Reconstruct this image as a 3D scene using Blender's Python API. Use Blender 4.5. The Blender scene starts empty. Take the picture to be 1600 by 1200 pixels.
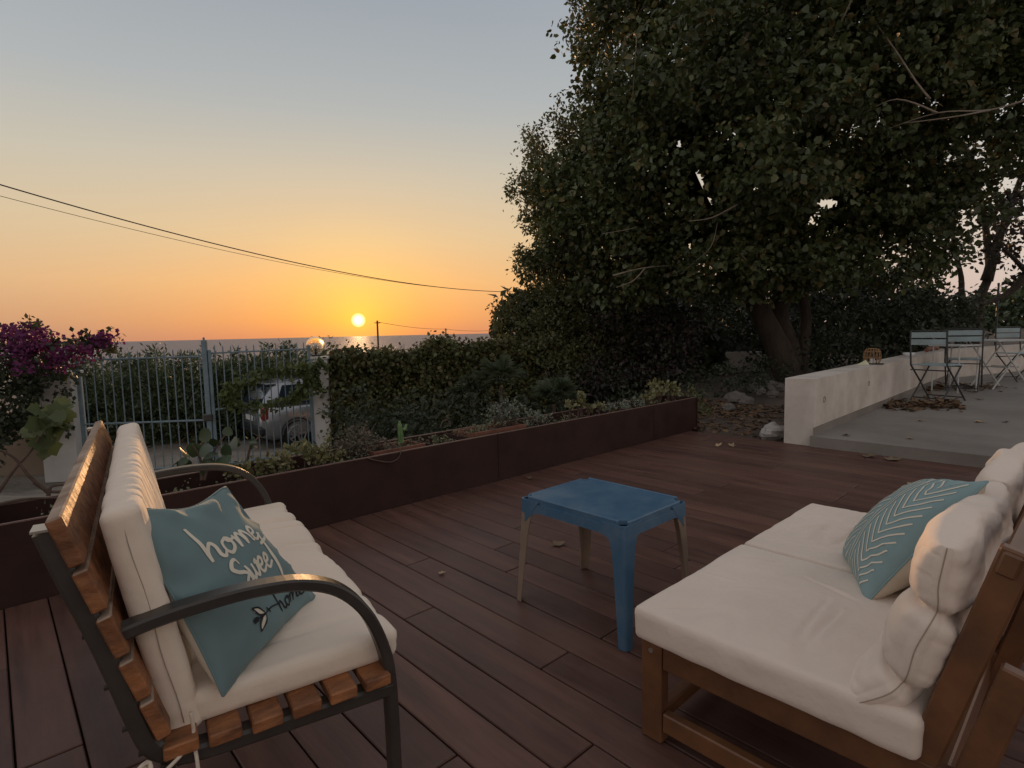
import bpy, bmesh, math, random
import numpy as np
from mathutils import Vector, Matrix
random.seed(7); RNG = np.random.default_rng(7)
sc = bpy.context.scene
COL = sc.collection
D2R = math.radians

# ------------------------------------------------------------------ camera
CAMH = 1.14
cam_d = bpy.data.cameras.new('camera'); cam = bpy.data.objects.new('camera', cam_d); COL.objects.link(cam)
cam_d.sensor_width = 36; cam_d.lens = 36 * 882.28 / 1600; cam_d.clip_end = 90000; cam_d.clip_start = 0.05
XC = Vector((0.73095658, -0.68206135, -0.02224401)); YC = Vector((0.07788471, 0.05099678, 0.99565722))
ZC = Vector((-0.67796493, -0.72951466, 0.09039858))
cam.matrix_world = Matrix(((XC.x, YC.x, ZC.x, 0), (XC.y, YC.y, ZC.y, 0), (XC.z, YC.z, ZC.z, CAMH), (0, 0, 0, 1)))
sc.camera = cam

# ------------------------------------------------------------------ sky, sun, exposure
SUN = Vector((0.468, 0.8834, 0.0270)).normalized()
def lin(r, g, b):
    f = lambda c: (c / 255 / 12.92) if c / 255 <= .04045 else ((c / 255 + .055) / 1.055) ** 2.4
    return (f(r), f(g), f(b), 1)
w = bpy.data.worlds.new('World'); sc.world = w; w.use_nodes = True
N = w.node_tree.nodes; L = w.node_tree.links
bg = N['Background']; bg.inputs['Strength'].default_value = 1.0
def nd(t, tree=None, **k):
    n = (tree or N).new(t)
    for a, b in k.items(): setattr(n, a, b)
    return n
def math_n(op, a, b=None, clamp=False, N_=None, L_=None):
    N_ = N_ or N; L_ = L_ or L
    n = N_.new('ShaderNodeMath'); n.operation = op; n.use_clamp = clamp
    for i, v in enumerate((a, b)):
        if v is None: continue
        if isinstance(v, (int, float)): n.inputs[i].default_value = v
        else: L_.new(v, n.inputs[i])
    return n.outputs[0]
def ramp(fac, stops, N_=None, L_=None):
    n = (N_ or N).new('ShaderNodeValToRGB'); cr = n.color_ramp
    while len(cr.elements) > 1: cr.elements.remove(cr.elements[-1])
    cr.elements[0].position = stops[0][0]; cr.elements[0].color = stops[0][1]
    for p, c in stops[1:]:
        e = cr.elements.new(p); e.color = c
    (L_ or L).new(fac, n.inputs[0]); return n.outputs[0]
def mixc(fac, a, b, mode='MIX', N_=None, L_=None):
    N_ = N_ or N; L_ = L_ or L
    n = N_.new('ShaderNodeMix'); n.data_type = 'RGBA'; n.blend_type = mode
    for s, v in ((n.inputs[0], fac), (n.inputs[6], a), (n.inputs[7], b)):
        if isinstance(v, (int, float)): s.default_value = v
        elif isinstance(v, tuple): s.default_value = v
        else: L_.new(v, s)
    return n.outputs[2]
tc = nd('ShaderNodeTexCoord')
sx = nd('ShaderNodeSeparateXYZ'); L.new(tc.outputs['Generated'], sx.inputs[0])
elev = math_n('ABSOLUTE', sx.outputs[2])
dp = nd('ShaderNodeVectorMath', operation='DOT_PRODUCT'); L.new(tc.outputs['Generated'], dp.inputs[0]); dp.inputs[1].default_value = SUN
ang = math_n('MULTIPLY', math_n('ARCCOSINE', math_n('MINIMUM', dp.outputs['Value'], .999999)), 1 / math.pi)   # 0 at the sun, 1 opposite
away = ramp(elev, [(0, lin(176, 136, 112)), (.035, lin(196, 152, 118)), (.09, lin(213, 174, 132)), (.17, lin(207, 186, 153)), (.26, lin(191, 184, 168)),
                   (.36, lin(168, 172, 173)), (.50, lin(148, 156, 164)), (1.0, lin(168, 165, 166))])
toward = ramp(elev, [(0, lin(236, 143, 84)), (.03, lin(243, 160, 80)), (.08, lin(244, 178, 98)), (.15, lin(231, 189, 130)), (.24, lin(211, 189, 155)),
                     (.34, lin(180, 179, 170)), (.50, lin(152, 159, 166)), (1.0, lin(168, 165, 166))])
side = ramp(elev, [(0, lin(190, 172, 168)), (.05, lin(205, 186, 176)), (.14, lin(206, 194, 182)), (.26, lin(190, 188, 184)), (.40, lin(172, 175, 178)), (.55, lin(162, 166, 172)), (1.0, lin(168, 165, 166))])
wide = ramp(ang, [(28 / 180, (0, 0, 0, 1)), (58 / 180, (1, 1, 1, 1))])
near = math_n('POWER', math_n('SUBTRACT', 1.0, math_n('MULTIPLY', ang, 180 / 34), clamp=True), 1.5)
base = mixc(near, mixc(wide, away, side), toward)
# the eastern sky, out of view, is tinted warm to warm the fill light
east = ramp(ang, [(0, (1, 1, 1, 1)), (.30, (1, 1, 1, 1)), (.65, (1.03, .98, .94, 1)), (1, (1.02, .95, .91, 1))])
base = mixc(1.0, base, east, 'MULTIPLY')
halo = ramp(ang, [(0, (.30, .26, .0, 1)), (.006, (.17, .18, .0, 1)), (.018, (.06, .09, .0, 1)), (.035, (.02, .025, 0, 1)), (.06, (0, 0, 0, 1))])
base = mixc(1.0, base, halo, 'ADD')
disc = ramp(ang, [(0, (3.2, 2.7, 1.5, 1)), (.00165, (3.2, 2.6, 1.3, 1)), (.0020, (0, 0, 0, 1))])
base = mixc(1.0, base, disc, 'ADD')
sky = nd('ShaderNodeTexSky', sky_type='NISHITA', sun_disc=False)
sky.sun_elevation = math.asin(SUN.z); sky.sun_rotation = math.atan2(SUN.x, SUN.y); sky.dust_density = 2.0
skys = mixc(1.0, sky.outputs[0], (.008, .008, .008, 1), 'MULTIPLY')
base = mixc(1.0, base, skys, 'ADD')
L.new(base, bg.inputs['Color'])
sun_d = bpy.data.lights.new('sun_light', 'SUN'); sun_d.energy = 2.4; sun_d.angle = D2R(.6); sun_d.color = (1, .55, .24)
sun_o = bpy.data.objects.new('sun_light', sun_d); COL.objects.link(sun_o)
sun_o.rotation_euler = SUN.to_track_quat('Z', 'Y').to_euler()
sc.view_settings.view_transform = 'Standard'; sc.view_settings.look = 'None'
sc.view_settings.exposure = 0.12; sc.view_settings.gamma = 1; sc.view_settings.use_curve_mapping = False
sc.render.engine = 'CYCLES'
sc.cycles.max_bounces = 6; sc.cycles.transparent_max_bounces = 6
try: sc.cycles.use_denoising = True
except Exception: pass

# ------------------------------------------------------------------ helpers
TH = 0.748788967
CT, ST = math.cos(TH), math.sin(TH)
FW = np.array([ST, CT, 0]); RT = np.array([CT, -ST, 0])          # horizontal forward and right of the viewing direction
def lp(lat, d, z=0.0): return RT * lat + FW * d + np.array([0, 0, z])
def fp(px, d, z):                                                # a place d metres ahead, in the column px of the photograph, at height z
    return lp((px - 800) / 882.28 * d, d, z)
def zy(px, py, d):                                               # height of what shows at (px, py), d metres ahead
    return CAMH - (py - (519.9 - .02234 * (px - 800))) / 882.28 * d
def ss(a, b, x):
    t = np.clip((x - a) / (b - a), 0, 1); return t * t * (3 - 2 * t)
def unit(v):
    v = np.asarray(v, float); return v / np.maximum(np.linalg.norm(v, axis=-1, keepdims=True), 1e-9)
def _h(i, j, k, s):
    n = (i.astype(np.int64) * 374761393 + j.astype(np.int64) * 668265263 + k.astype(np.int64) * 2147483647 + s * 1274126177) & 0xffffffff
    n = ((n ^ (n >> 13)) * 1274126177) & 0xffffffff
    return ((n ^ (n >> 16)) & 0xffff) / 65535.0
def vn(P, f=1.0, s=0):                                           # value noise in -1..1
    P = np.asarray(P, float) * f; i = np.floor(P).astype(int); t = P - i; t = t * t * (3 - 2 * t)
    o = 0
    for a in (0, 1):
        for b in (0, 1):
            for c in (0, 1):
                wgt = (t[:, 0] if a else 1 - t[:, 0]) * (t[:, 1] if b else 1 - t[:, 1]) * (t[:, 2] if c else 1 - t[:, 2])
                o = o + wgt * _h(i[:, 0] + a, i[:, 1] + b, i[:, 2] + c, s)
    return o * 2 - 1
def spline(pts, n=8, closed=False):
    P = np.asarray(pts, float); m = len(P); out = []
    for i in range(m if closed else m - 1):
        g = (lambda k: P[k % m]) if closed else (lambda k: P[min(max(k, 0), m - 1)])
        a, b, c, d = g(i - 1), g(i), g(i + 1), g(i + 2)
        for t in np.arange(n) / n:
            out.append(.5 * (2 * b + (c - a) * t + (2 * a - 5 * b + 4 * c - d) * t * t + (3 * b - a - 3 * c + d) * t ** 3))
    if not closed: out.append(P[-1])
    return np.array(out)

ORG = {}
def mesh_np(name, V, F):
    """V (n,3); F a list of faces, or an int array of equal-size faces"""
    me = bpy.data.meshes.new(name)
    if isinstance(F, np.ndarray):
        k = F.shape[1]; n = len(F)
        me.vertices.add(len(V)); me.vertices.foreach_set('co', np.asarray(V, np.float32).ravel())
        me.loops.add(n * k); me.loops.foreach_set('vertex_index', F.astype(np.int32).ravel())
        me.polygons.add(n); me.polygons.foreach_set('loop_start', np.arange(0, n * k, k, dtype=np.int32))
        me.polygons.foreach_set('loop_total', np.full(n, k, np.int32))
        me.update(calc_edges=True); me.validate()
    else:
        me.from_pydata([tuple(v) for v in V], [], F)
        bm = bmesh.new(); bm.from_mesh(me); bmesh.ops.recalc_face_normals(bm, faces=bm.faces); bm.to_mesh(me); bm.free(); me.update()
    return me
def add_obj(name, V, F, mat, parent=None, smooth=False, origin=None, kind=None):
    V = np.asarray(V, float)
    if parent is not None: o0 = ORG[parent.name]
    elif origin is not None: o0 = np.asarray(origin, float)
    else: o0 = np.array([(V[:, 0].min() + V[:, 0].max()) / 2, (V[:, 1].min() + V[:, 1].max()) / 2, V[:, 2].min()])
    me = mesh_np(name, V - o0, F)
    if mat: me.materials.append(mat)
    if smooth: me.polygons.foreach_set('use_smooth', np.ones(len(me.polygons), bool))
    o = bpy.data.objects.new(name, me); COL.objects.link(o)
    if parent is not None: o.parent = parent
    else: o.location = o0
    ORG[o.name] = o0
    if kind: o['kind'] = kind
    return o
def tag(o, label, cat, group=None):
    o['label'] = label; o['category'] = cat
    if group: o['group'] = group
    return o
def thing(name, loc, label, cat, group=None):
    o = bpy.data.objects.new(name, None); COL.objects.link(o); o.location = loc; o.empty_display_size = .1
    ORG[o.name] = np.asarray(loc, float); return tag(o, label, cat, group)
def struct(name, loc):
    o = bpy.data.objects.new(name, None); COL.objects.link(o); o.location = loc; o['kind'] = 'structure'; ORG[o.name] = np.asarray(loc, float); return o
def copy_tree(o, parent=None):
    c = o.copy(); COL.objects.link(c)
    if parent is not None: c.parent = parent
    ORG[c.name] = ORG.get(o.name)
    for ch in list(o.children): copy_tree(ch, c)
    return c

class MB:
    def __init__(s): s.v = []; s.f = []; s.n = 0
    def add(s, V, F):
        s.v.append(np.asarray(V, float)); s.f += [tuple(i + s.n for i in q) for q in F]; s.n += len(V); return s
    def box(s, c, d, R=None, b=0.0):
        h = np.asarray(d, float) / 2; c = np.asarray(c, float)
        if b <= 0:
            V = np.array([[x, y, z] for x in (-1, 1) for y in (-1, 1) for z in (-1, 1)]) * h
            F = [(0, 1, 3, 2), (4, 6, 7, 5), (0, 4, 5, 1), (2, 3, 7, 6), (0, 2, 6, 4), (1, 5, 7, 3)]
        else:
            V = []; ix = {}; F = []
            for x in (-1, 1):
                for y in (-1, 1):
                    for z in (-1, 1):
                        for a in range(3):
                            p = np.array([x, y, z]) * (h - b); p[a] = (x, y, z)[a] * h[a]; ix[(x, y, z, a)] = len(V); V.append(p)
                        F.append(tuple(ix[(x, y, z, a)] for a in range(3)))
            V = np.array(V)
            for a in range(3):
                o1, o2 = [k for k in range(3) if k != a]
                for sg in (-1, 1):
                    q = []
                    for u, w_ in ((-1, -1), (1, -1), (1, 1), (-1, 1)):
                        k = [0, 0, 0]; k[a] = sg; k[o1] = u; k[o2] = w_; q.append(ix[(*k, a)])
                    F.append(tuple(q))
                for u in (-1, 1):
                    for w_ in (-1, 1):
                        q = []
                        for e, ax in ((-1, o1), (1, o1), (1, o2), (-1, o2)):
                            k = [0, 0, 0]; k[a] = e; k[o1] = u; k[o2] = w_; q.append(ix[(*k, ax)])
                        F.append(tuple(q))
        if R is not None: V = V @ np.asarray(R, float).T
        return s.add(V + c, F)
    def tube(s, pts, r, n=8, closed=False, cap=True):
        P = np.asarray(pts, float); m = len(P); r = np.broadcast_to(np.asarray(r, float), (m,))
        T = np.roll(P, -1, 0) - np.roll(P, 1, 0) if closed else np.gradient(P, axis=0)
        T = unit(T); u = np.cross(T[0], [0, 0, 1.0])
        if np.linalg.norm(u) < .05: u = np.cross(T[0], [0, 1.0, 0])
        u = unit(u); V = []
        for i in range(m):
            u = unit(u - T[i] * (u @ T[i])); k = np.cross(T[i], u)
            for j in range(n):
                a = 2 * math.pi * (j + .5) / n; V.append(P[i] + r[i] * (math.cos(a) * u + math.sin(a) * k))
        F = []
        for i in range(m if closed else m - 1):
            i2 = (i + 1) % m
            for j in range(n): F.append((i * n + j, i * n + (j + 1) % n, i2 * n + (j + 1) % n, i2 * n + j))
        if cap and not closed: F += [tuple(range(n)), tuple(range((m - 1) * n, m * n))]
        return s.add(V, F)
    def sweep(s, pts, side, wid, thk, closed=False):
        """rectangular bar along pts lying in the plane normal to `side`; wid across the plane, thk in it"""
        P = np.asarray(pts, float); m = len(P); T = unit(np.gradient(P, axis=0)); sd = np.asarray(side, float); V = []
        b = min(wid, thk) * .18
        prof = [(-1, -1, b, 0), (1, -1, -b, 0), (1, -1, 0, b), (1, 1, 0, -b), (1, 1, -b, 0), (-1, 1, b, 0), (-1, 1, 0, -b), (-1, -1, 0, b)]
        for i in range(m):
            nn = unit(np.cross(T[i], sd))
            for a, c, da, dc in prof: V.append(P[i] + sd * (a * wid / 2 + da) + nn * (c * thk / 2 + dc))
        F = []
        for i in range(m - 1):
            for j in range(8): F.append((i * 8 + j, i * 8 + (j + 1) % 8, (i + 1) * 8 + (j + 1) % 8, (i + 1) * 8 + j))
        F += [tuple(range(8)), tuple(range((m - 1) * 8, m * 8))]
        return s.add(V, F)
    def prism(s, poly, z0, z1):
        n = len(poly); V = [(x, y, z0) for x, y in poly] + [(x, y, z1) for x, y in poly]
        F = [tuple(range(n)), tuple(range(n, 2 * n))] + [(i, (i + 1) % n, n + (i + 1) % n, n + i) for i in range(n)]
        return s.add(V, F)
    def lathe(s, prof, c, n=20):
        V = []; F = []; m = len(prof)
        for r, z in prof:
            for j in range(n): V.append((c[0] + r * math.cos(2 * math.pi * j / n), c[1] + r * math.sin(2 * math.pi * j / n), c[2] + z))
        for i in range(m - 1):
            for j in range(n): F.append((i * n + j, i * n + (j + 1) % n, (i + 1) * n + (j + 1) % n, (i + 1) * n + j))
        return s.add(V, F)
    def build(s, name, mat, parent=None, smooth=False, **k):
        return add_obj(name, np.concatenate(s.v), s.f, mat, parent, smooth, **k)
def rotz(a): c, s = math.cos(a), math.sin(a); return np.array([[c, -s, 0], [s, c, 0], [0, 0, 1]])
def frame_R(x, z):
    x = unit(x); y = unit(np.cross(z, x)); return np.column_stack([x, y, np.cross(x, y)])
def grid_faces(nu, nv, off=0, wrap=False):
    return [(off + i * nv + j, off + i * nv + (j + 1) % nv, off + (i + 1) * nv + (j + 1) % nv, off + (i + 1) * nv + j) for i in range(nu - 1) for j in range(nv if wrap else nv - 1)]

# ------------------------------------------------------------------ materials
MATS = {}
def mat(name, col, rough=.6, noise=None, bump=None, stretch=(1, 1, 1), rand=0.0, metal=0.0, spec=.5, col2=None, coat=0.0, island=None, transl=0.0, sheen=0.0, thr=None, dust=None):
    """noise=(scale, contrast); col2 a second colour the noise goes to; island=list of colours picked per loose piece"""
    if name in MATS: return MATS[name]
    m = bpy.data.materials.new(name); m.use_nodes = True; n_ = m.node_tree.nodes; l_ = m.node_tree.links
    bs = n_['Principled BSDF']; bs.inputs['Roughness'].default_value = rough; bs.inputs['Metallic'].default_value = metal
    bs.inputs['Specular IOR Level'].default_value = spec
    if coat: bs.inputs['Coat Weight'].default_value = coat; bs.inputs['Coat Roughness'].default_value = .25
    if sheen: bs.inputs['Sheen Weight'].default_value = sheen
    c4 = lambda c: (c[0], c[1], c[2], 1)
    tcn = n_.new('ShaderNodeTexCoord'); mp = n_.new('ShaderNodeMapping'); mp.inputs['Scale'].default_value = stretch
    l_.new(tcn.outputs['Object'], mp.inputs[0]); vec = mp.outputs[0]
    if rand:
        oi = n_.new('ShaderNodeObjectInfo'); va = n_.new('ShaderNodeVectorMath'); va.operation = 'MULTIPLY_ADD'
        l_.new(oi.outputs['Random'], va.inputs[0]); va.inputs[1].default_value = (37, 53, 71); l_.new(vec, va.inputs[2]); vec = va.outputs[0]
    cout = None
    if island:
        ge = n_.new('ShaderNodeNewGeometry'); k = len(island)
        cout = ramp(ge.outputs['Random Per Island'], [(i / max(k - 1, 1), c4(c)) for i, c in enumerate(island)], n_, l_)
    if noise:
        no = n_.new('ShaderNodeTexNoise'); no.inputs['Scale'].default_value = noise[0]; no.inputs['Detail'].default_value = 6; no.inputs['Roughness'].default_value = .62
        l_.new(vec, no.inputs['Vector'])
        lo, hi = thr or (.5 - .22, .5 + .22)
        a = noise[1]
        if cout is None:
            cA = c4([x * (1 - a) for x in col]) if col2 is None else c4(col); cB = c4([x * (1 + a) for x in col]) if col2 is None else c4(col2)
            cout = ramp(no.outputs[0], [(lo, cA), (hi, cB)], n_, l_)
        else:
            cout = mixc(1.0, cout, ramp(no.outputs[0], [(lo, (1 - a,) * 3 + (1,)), (hi, (1 + a,) * 3 + (1,))], n_, l_), 'MULTIPLY', n_, l_)
        r2 = math_n('MULTIPLY_ADD', no.outputs[0], .25, N_=n_, L_=l_); r2.node.inputs[2].default_value = rough - .125
        l_.new(r2, bs.inputs['Roughness'])
    if rand:
        base_ = cout
        hs = n_.new('ShaderNodeHueSaturation')
        if base_ is None: hs.inputs['Color'].default_value = c4(col)
        else: l_.new(base_, hs.inputs['Color'])
        v = math_n('MULTIPLY_ADD', oi.outputs['Random'], 2 * rand, N_=n_, L_=l_); v.node.inputs[2].default_value = 1 - rand
        l_.new(v, hs.inputs['Value']); cout = hs.outputs[0]
    if dust:
        dn = n_.new('ShaderNodeTexNoise'); dn.inputs['Scale'].default_value = dust[0]; dn.inputs['Detail'].default_value = 9; dn.inputs['Roughness'].default_value = .7
        l_.new(tcn.outputs['Object'], dn.inputs['Vector']); df = ramp(dn.outputs[0], [(.46, (0, 0, 0, 1)), (.72, (dust[2],) * 3 + (1,))], n_, l_)
        cout = mixc(df, cout if cout is not None else c4(col), c4(dust[1]), 'MIX', n_, l_)
    if cout is None: bs.inputs['Base Color'].default_value = c4(col)
    else: l_.new(cout, bs.inputs['Base Color'])
    if bump:
        bn = n_.new('ShaderNodeTexNoise'); bn.inputs['Scale'].default_value = bump[0]; bn.inputs['Detail'].default_value = 8
        l_.new(vec, bn.inputs['Vector']); bu = n_.new('ShaderNodeBump'); bu.inputs['Strength'].default_value = bump[1]
        bu.inputs['Distance'].default_value = bump[2] if len(bump) > 2 else .01
        l_.new(bn.outputs[0], bu.inputs['Height']); l_.new(bu.outputs[0], bs.inputs['Normal'])
    if transl:
        tr = n_.new('ShaderNodeBsdfTranslucent'); mx = n_.new('ShaderNodeMixShader'); mx.inputs[0].default_value = transl
        if cout is None: tr.inputs[0].default_value = c4(col)
        else: l_.new(cout, tr.inputs[0])
        l_.new(bs.outputs[0], mx.inputs[1]); l_.new(tr.outputs[0], mx.inputs[2]); l_.new(mx.outputs[0], n_['Material Output'].inputs[0])
    MATS[name] = m; return m

M_plank = mat('deck_composite', (.112, .055, .042), .50, (7, .40), (28, .45, .003), (2.2, .22, 2.2), rand=.22, spec=.30, dust=(2.4, (.16, .10, .075), .38))
M_joist = mat('deck_underside', (.02, .014, .012), .9)
M_planter = mat('rusty_steel', (.027, .0125, .010), .75, (5, .0), (40, .15, .002), col2=(.050, .023, .018), dust=(1.6, (.066, .034, .026), .5), spec=.25)
M_edge = mat('planter_edge', (.17, .10, .08), .6, (14, .3))
M_soil = mat('soil', (.035, .025, .018), .95, (18, .45), (30, .8, .03))
M_dirt = mat('dirt', (.13, .10, .075), .95, (2.2, .0), (12, .8, .04), col2=(.055, .042, .032))
M_sand = mat('sandy_ground', (.34, .29, .24), .95, (1.2, .0), (9, .7, .05), col2=(.22, .185, .15))
M_plaster = mat('white_plaster', (.68, .625, .57), .85, (2.6, .0), (60, .12, .003), col2=(.48, .42, .37), dust=(1.9, (.30, .25, .21), .45))
M_pillar = mat('pillar_plaster', (.66, .64, .62), .85, (2.0, .0), (40, .15, .004), col2=(.50, .47, .45))
M_tanwall = mat('tan_render', (.34, .26, .20), .9, (1.8, .0), (20, .3, .01), col2=(.24, .18, .135))
M_concrete = mat('concrete', (.265, .24, .215), .85, (1.3, .0), (70, .3, .003), col2=(.20, .18, .16), dust=(1.1, (.12, .10, .088), .6))
M_skirt = mat('cement_skirting', (.20, .175, .155), .9, (3, .25), (40, .2, .004))
M_metal = mat('dark_painted_metal', (.042, .036, .031), .38, (9, .3), (90, .06, .001), spec=.55)
M_cap = mat('steel_cap', (.45, .42, .38), .4, metal=.8)
M_slat = mat('worn_varnished_wood', (.37, .145, .052), .62, (26, .0), (34, 1.0, .008), (.45, 1, 1), rand=.18, col2=(.085, .032, .015), coat=.0)
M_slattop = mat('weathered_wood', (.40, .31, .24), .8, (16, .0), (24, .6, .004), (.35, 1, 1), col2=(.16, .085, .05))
M_teak = mat('oiled_wood', (.185, .080, .034), .45, (9, .0), (30, .2, .002), (.4, 1.2, 1.2), rand=.12, col2=(.085, .036, .017), coat=.12)
M_cream = mat('cream_canvas', (.76, .64, .53), .85, (3.5, .06), (26, .45, .007), sheen=.15)
M_beige = mat('beige_canvas', (.735, .62, .535), .88, (3.5, .06), (26, .45, .007), sheen=.15)
M_cback = mat('cream_cotton', (.62, .55, .45), .9, (4, .05), (400, .08, .001))
M_teal = mat('teal_cotton', (.150, .228, .238), .9, (5, .07), (520, .12, .001), sheen=.1)
M_teal2 = mat('light_teal_cotton', (.225, .335, .355), .9, (5, .07), (520, .12, .001), sheen=.1)
M_print = mat('cream_print', (.72, .66, .55), .9, (30, .06))
M_black = mat('black_print', (.012, .012, .013), .8)
M_seam = mat('seam_thread', (.38, .30, .235), .9)
M_cord = mat('cotton_cord', (.62, .52, .42), .9, (60, .2), (200, .4, .002))
M_blue = mat('blue_plastic', (.045, .115, .205), .36, (5.5, .0), (60, .05, .001), col2=(.075, .16, .255), spec=.5, dust=(9, (.16, .22, .28), .5))
M_grleg = mat('faded_beige_plastic', (.27, .20, .15), .5, (6, .2), spec=.4)
M_gate = mat('blue_grey_paint', (.17, .235, .275), .5, (8, .25), spec=.5)
M_globe = bpy.data.materials.new('globe_glass'); M_globe.use_nodes = True
_b = M_globe.node_tree.nodes['Principled BSDF']; _b.inputs['Transmission Weight'].default_value = 1; _b.inputs['Roughness'].default_value = .06; _b.inputs['IOR'].default_value = 1.35; _b.inputs['Base Color'].default_value = (.95, .93, .88, 1)
M_carpaint = mat('silver_car_paint', (.32, .34, .37), .25, metal=.6, coat=.8, spec=.5)
M_cardark = mat('car_dark_trim', (.02, .022, .025), .5)
M_carglass = mat('car_glass', (.02, .03, .05), .08, spec=.8)
M_tyre = mat('rubber', (.018, .018, .018), .85)
M_alloy = mat('alloy', (.45, .46, .48), .35, metal=.8)
M_red = mat('red_lens', (.24, .022, .022), .2, coat=.6)
M_plate = mat('white_plate', (.7, .7, .7), .5)
M_bark = mat('grey_brown_bark', (.075, .057, .043), .95, (7, .0), (16, .9, .03), (1, 1, .35), col2=(.038, .029, .023))
M_twig = mat('pale_twig', (.27, .22, .17), .9, (12, .3))
M_vine = mat('brown_stem', (.10, .065, .05), .9, (14, .4), (30, .5, .01))
LG = lambda name, cols, t=.22, r=.55: mat(name, (.05, .07, .03), r, island=cols, transl=t, noise=(1.6, .35))
LG2 = lambda name, cols: mat(name, (.05, .07, .03), .5, island=cols, transl=.2, noise=(.8, .5))
M_leaf_big = LG2('leaf_broad', [(.045, .066, .022), (.065, .090, .030), (.10, .125, .048), (.055, .078, .028), (.085, .11, .04), (.12, .13, .048), (.05, .072, .025), (.06, .082, .03), (.15, .115, .04), (.048, .07, .025)])
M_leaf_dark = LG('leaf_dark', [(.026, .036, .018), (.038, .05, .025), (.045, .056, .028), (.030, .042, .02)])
M_leaf_fine = LG('leaf_fine', [(.06, .075, .028), (.09, .10, .038), (.115, .12, .048), (.13, .12, .045)])
M_leaf_purple = LG('leaf_purple', [(.030, .040, .022), (.045, .05, .028), (.055, .032, .034), (.035, .03, .028)])
M_leaf_hedge = LG('leaf_hedge', [(.065, .080, .030), (.10, .115, .042), (.14, .15, .055), (.12, .09, .042), (.07, .085, .035)])
M_leaf_reed = LG('leaf_reed', [(.05, .075, .033), (.07, .10, .045), (.085, .11, .05), (.045, .065, .03)])
M_leaf_vine = LG('leaf_vine', [(.085, .12, .038), (.12, .15, .05), (.10, .13, .04), (.075, .10, .035)], .3)
M_leaf_grape = LG('leaf_grape', [(.055, .078, .026), (.075, .10, .034), (.042, .064, .022)], .25)
M_leaf_clusia = LG('leaf_glossy', [(.035, .06, .026), (.05, .078, .034), (.042, .066, .03)], .15, .4)
M_brac = mat('magenta_bracts', (.3, .05, .2), .7, island=[(.13, .022, .085), (.20, .035, .14), (.16, .032, .13), (.10, .022, .08)], transl=.35)
M_succ = LG('succulent_yellow', [(.20, .195, .085), (.26, .24, .11), (.17, .185, .085), (.21, .155, .07)], .15, .5)
M_silver = LG('silver_leaf', [(.17, .20, .15), (.22, .25, .19), (.13, .16, .115)], .12, .7)
M_twiggy = LG('dry_twig_leaf', [(.15, .125, .095), (.19, .165, .12), (.11, .105, .07)], .1, .8)
M_ground_cover = LG('trailing_leaf', [(.16, .175, .10), (.22, .225, .13), (.12, .14, .08), (.20, .15, .09)], .12, .7)
M_palm = LG('palm_leaf', [(.06, .085, .045), (.085, .11, .06), (.07, .095, .05)], .15, .5)
M_cactus = mat('cactus_skin', (.12, .21, .075), .6, (30, .3), (60, .4, .004))
M_litter = mat('dry_leaves', (.2, .1, .05), .85, island=[(.13, .065, .035), (.19, .105, .052), (.08, .045, .03), (.22, .15, .075), (.105, .053, .033)], transl=.1)
M_dryleaf = mat('fallen_leaf_skin', (.27, .19, .115), .8, (18, .4), rand=.5)
M_terra = mat('terracotta', (.20, .08, .05), .8, (6, .3), (30, .2, .004))
M_rock = mat('pale_rock', (.20, .175, .155), .95, (5, .0), (14, .9, .03), col2=(.11, .095, .085))
M_bag = mat('pale_crumple', (.42, .385, .36), .6, (6, .2))
M_bistro = mat('grey_blue_slats', (.30, .385, .41), .5, (7, .2))
M_bismet = mat('charcoal_tube', (.045, .047, .05), .5)
M_bistop = mat('pale_table_paint', (.50, .51, .50), .55, (6, .2))
M_rattan = mat('rattan', (.27, .15, .065), .6, (30, .3))
M_dish = mat('white_glaze', (.7, .72, .74), .25)
M_wedge = mat('pale_green_wax', (.55, .55, .36), .6, (10, .2))
M_wire = mat('black_cable', (.03, .028, .027), .7)
M_pole = mat('pole_wood', (.10, .075, .06), .9)

# ------------------------------------------------------------------ ground, sea
def gz(x, y):
    d = ST * x + CT * y; lat = CT * x - ST * y
    zl = -.28 - .72 * ss(4.2, 8.8, d) - .36 * ss(10.2, 12.6, d) - .25 * ss(15, 25, d) - 15 * ss(34, 260, d)
    zr = -.015 + .022 * np.clip(d - 6, 0, 20) + .35 * ss(14, 30, d) - 16 * ss(45, 300, d)
    wgt = ss(.10, .26, lat / np.maximum(d, .5))
    z = zl * (1 - wgt) + zr * wgt
    P = np.column_stack([x, y, x * 0]); z = z + (.05 * vn(P, .9, 3) + .02 * vn(P, 3.1, 4)) * ss(4, 6, d) * (d < 60)
    under = ((x < 5.80) & (y < 3.42)) | ((x > 5.5) & (y < 2.30))
    return np.where(under, np.minimum(z, -.16), z)
gx = np.unique(np.concatenate([np.arange(-9, 24, .22), np.arange(24, 60, 1.5), np.arange(60, 420, 12), -np.arange(9, 40, 1.5), -np.arange(40, 420, 12)]))
gy = np.unique(np.concatenate([np.arange(-8, 24, .22), np.arange(24, 60, 1.5), np.arange(60, 420, 12), -np.arange(8, 40, 1.5), -np.arange(40, 420, 12)]))
GX, GY = np.meshgrid(gx, gy, indexing='ij'); gv = np.column_stack([GX.ravel(), GY.ravel(), gz(GX.ravel(), GY.ravel())])
a_ = np.arange(len(gx) - 1)[:, None] * len(gy) + np.arange(len(gy) - 1)[None, :]; a_ = a_.ravel()
gf = np.column_stack([a_, a_ + len(gy), a_ + len(gy) + 1, a_ + 1])
mg = bpy.data.materials.new('garden_ground'); mg.use_nodes = True; n_ = mg.node_tree.nodes; l_ = mg.node_tree.links; bs = n_['Principled BSDF']; bs.inputs['Roughness'].default_value = .95
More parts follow.
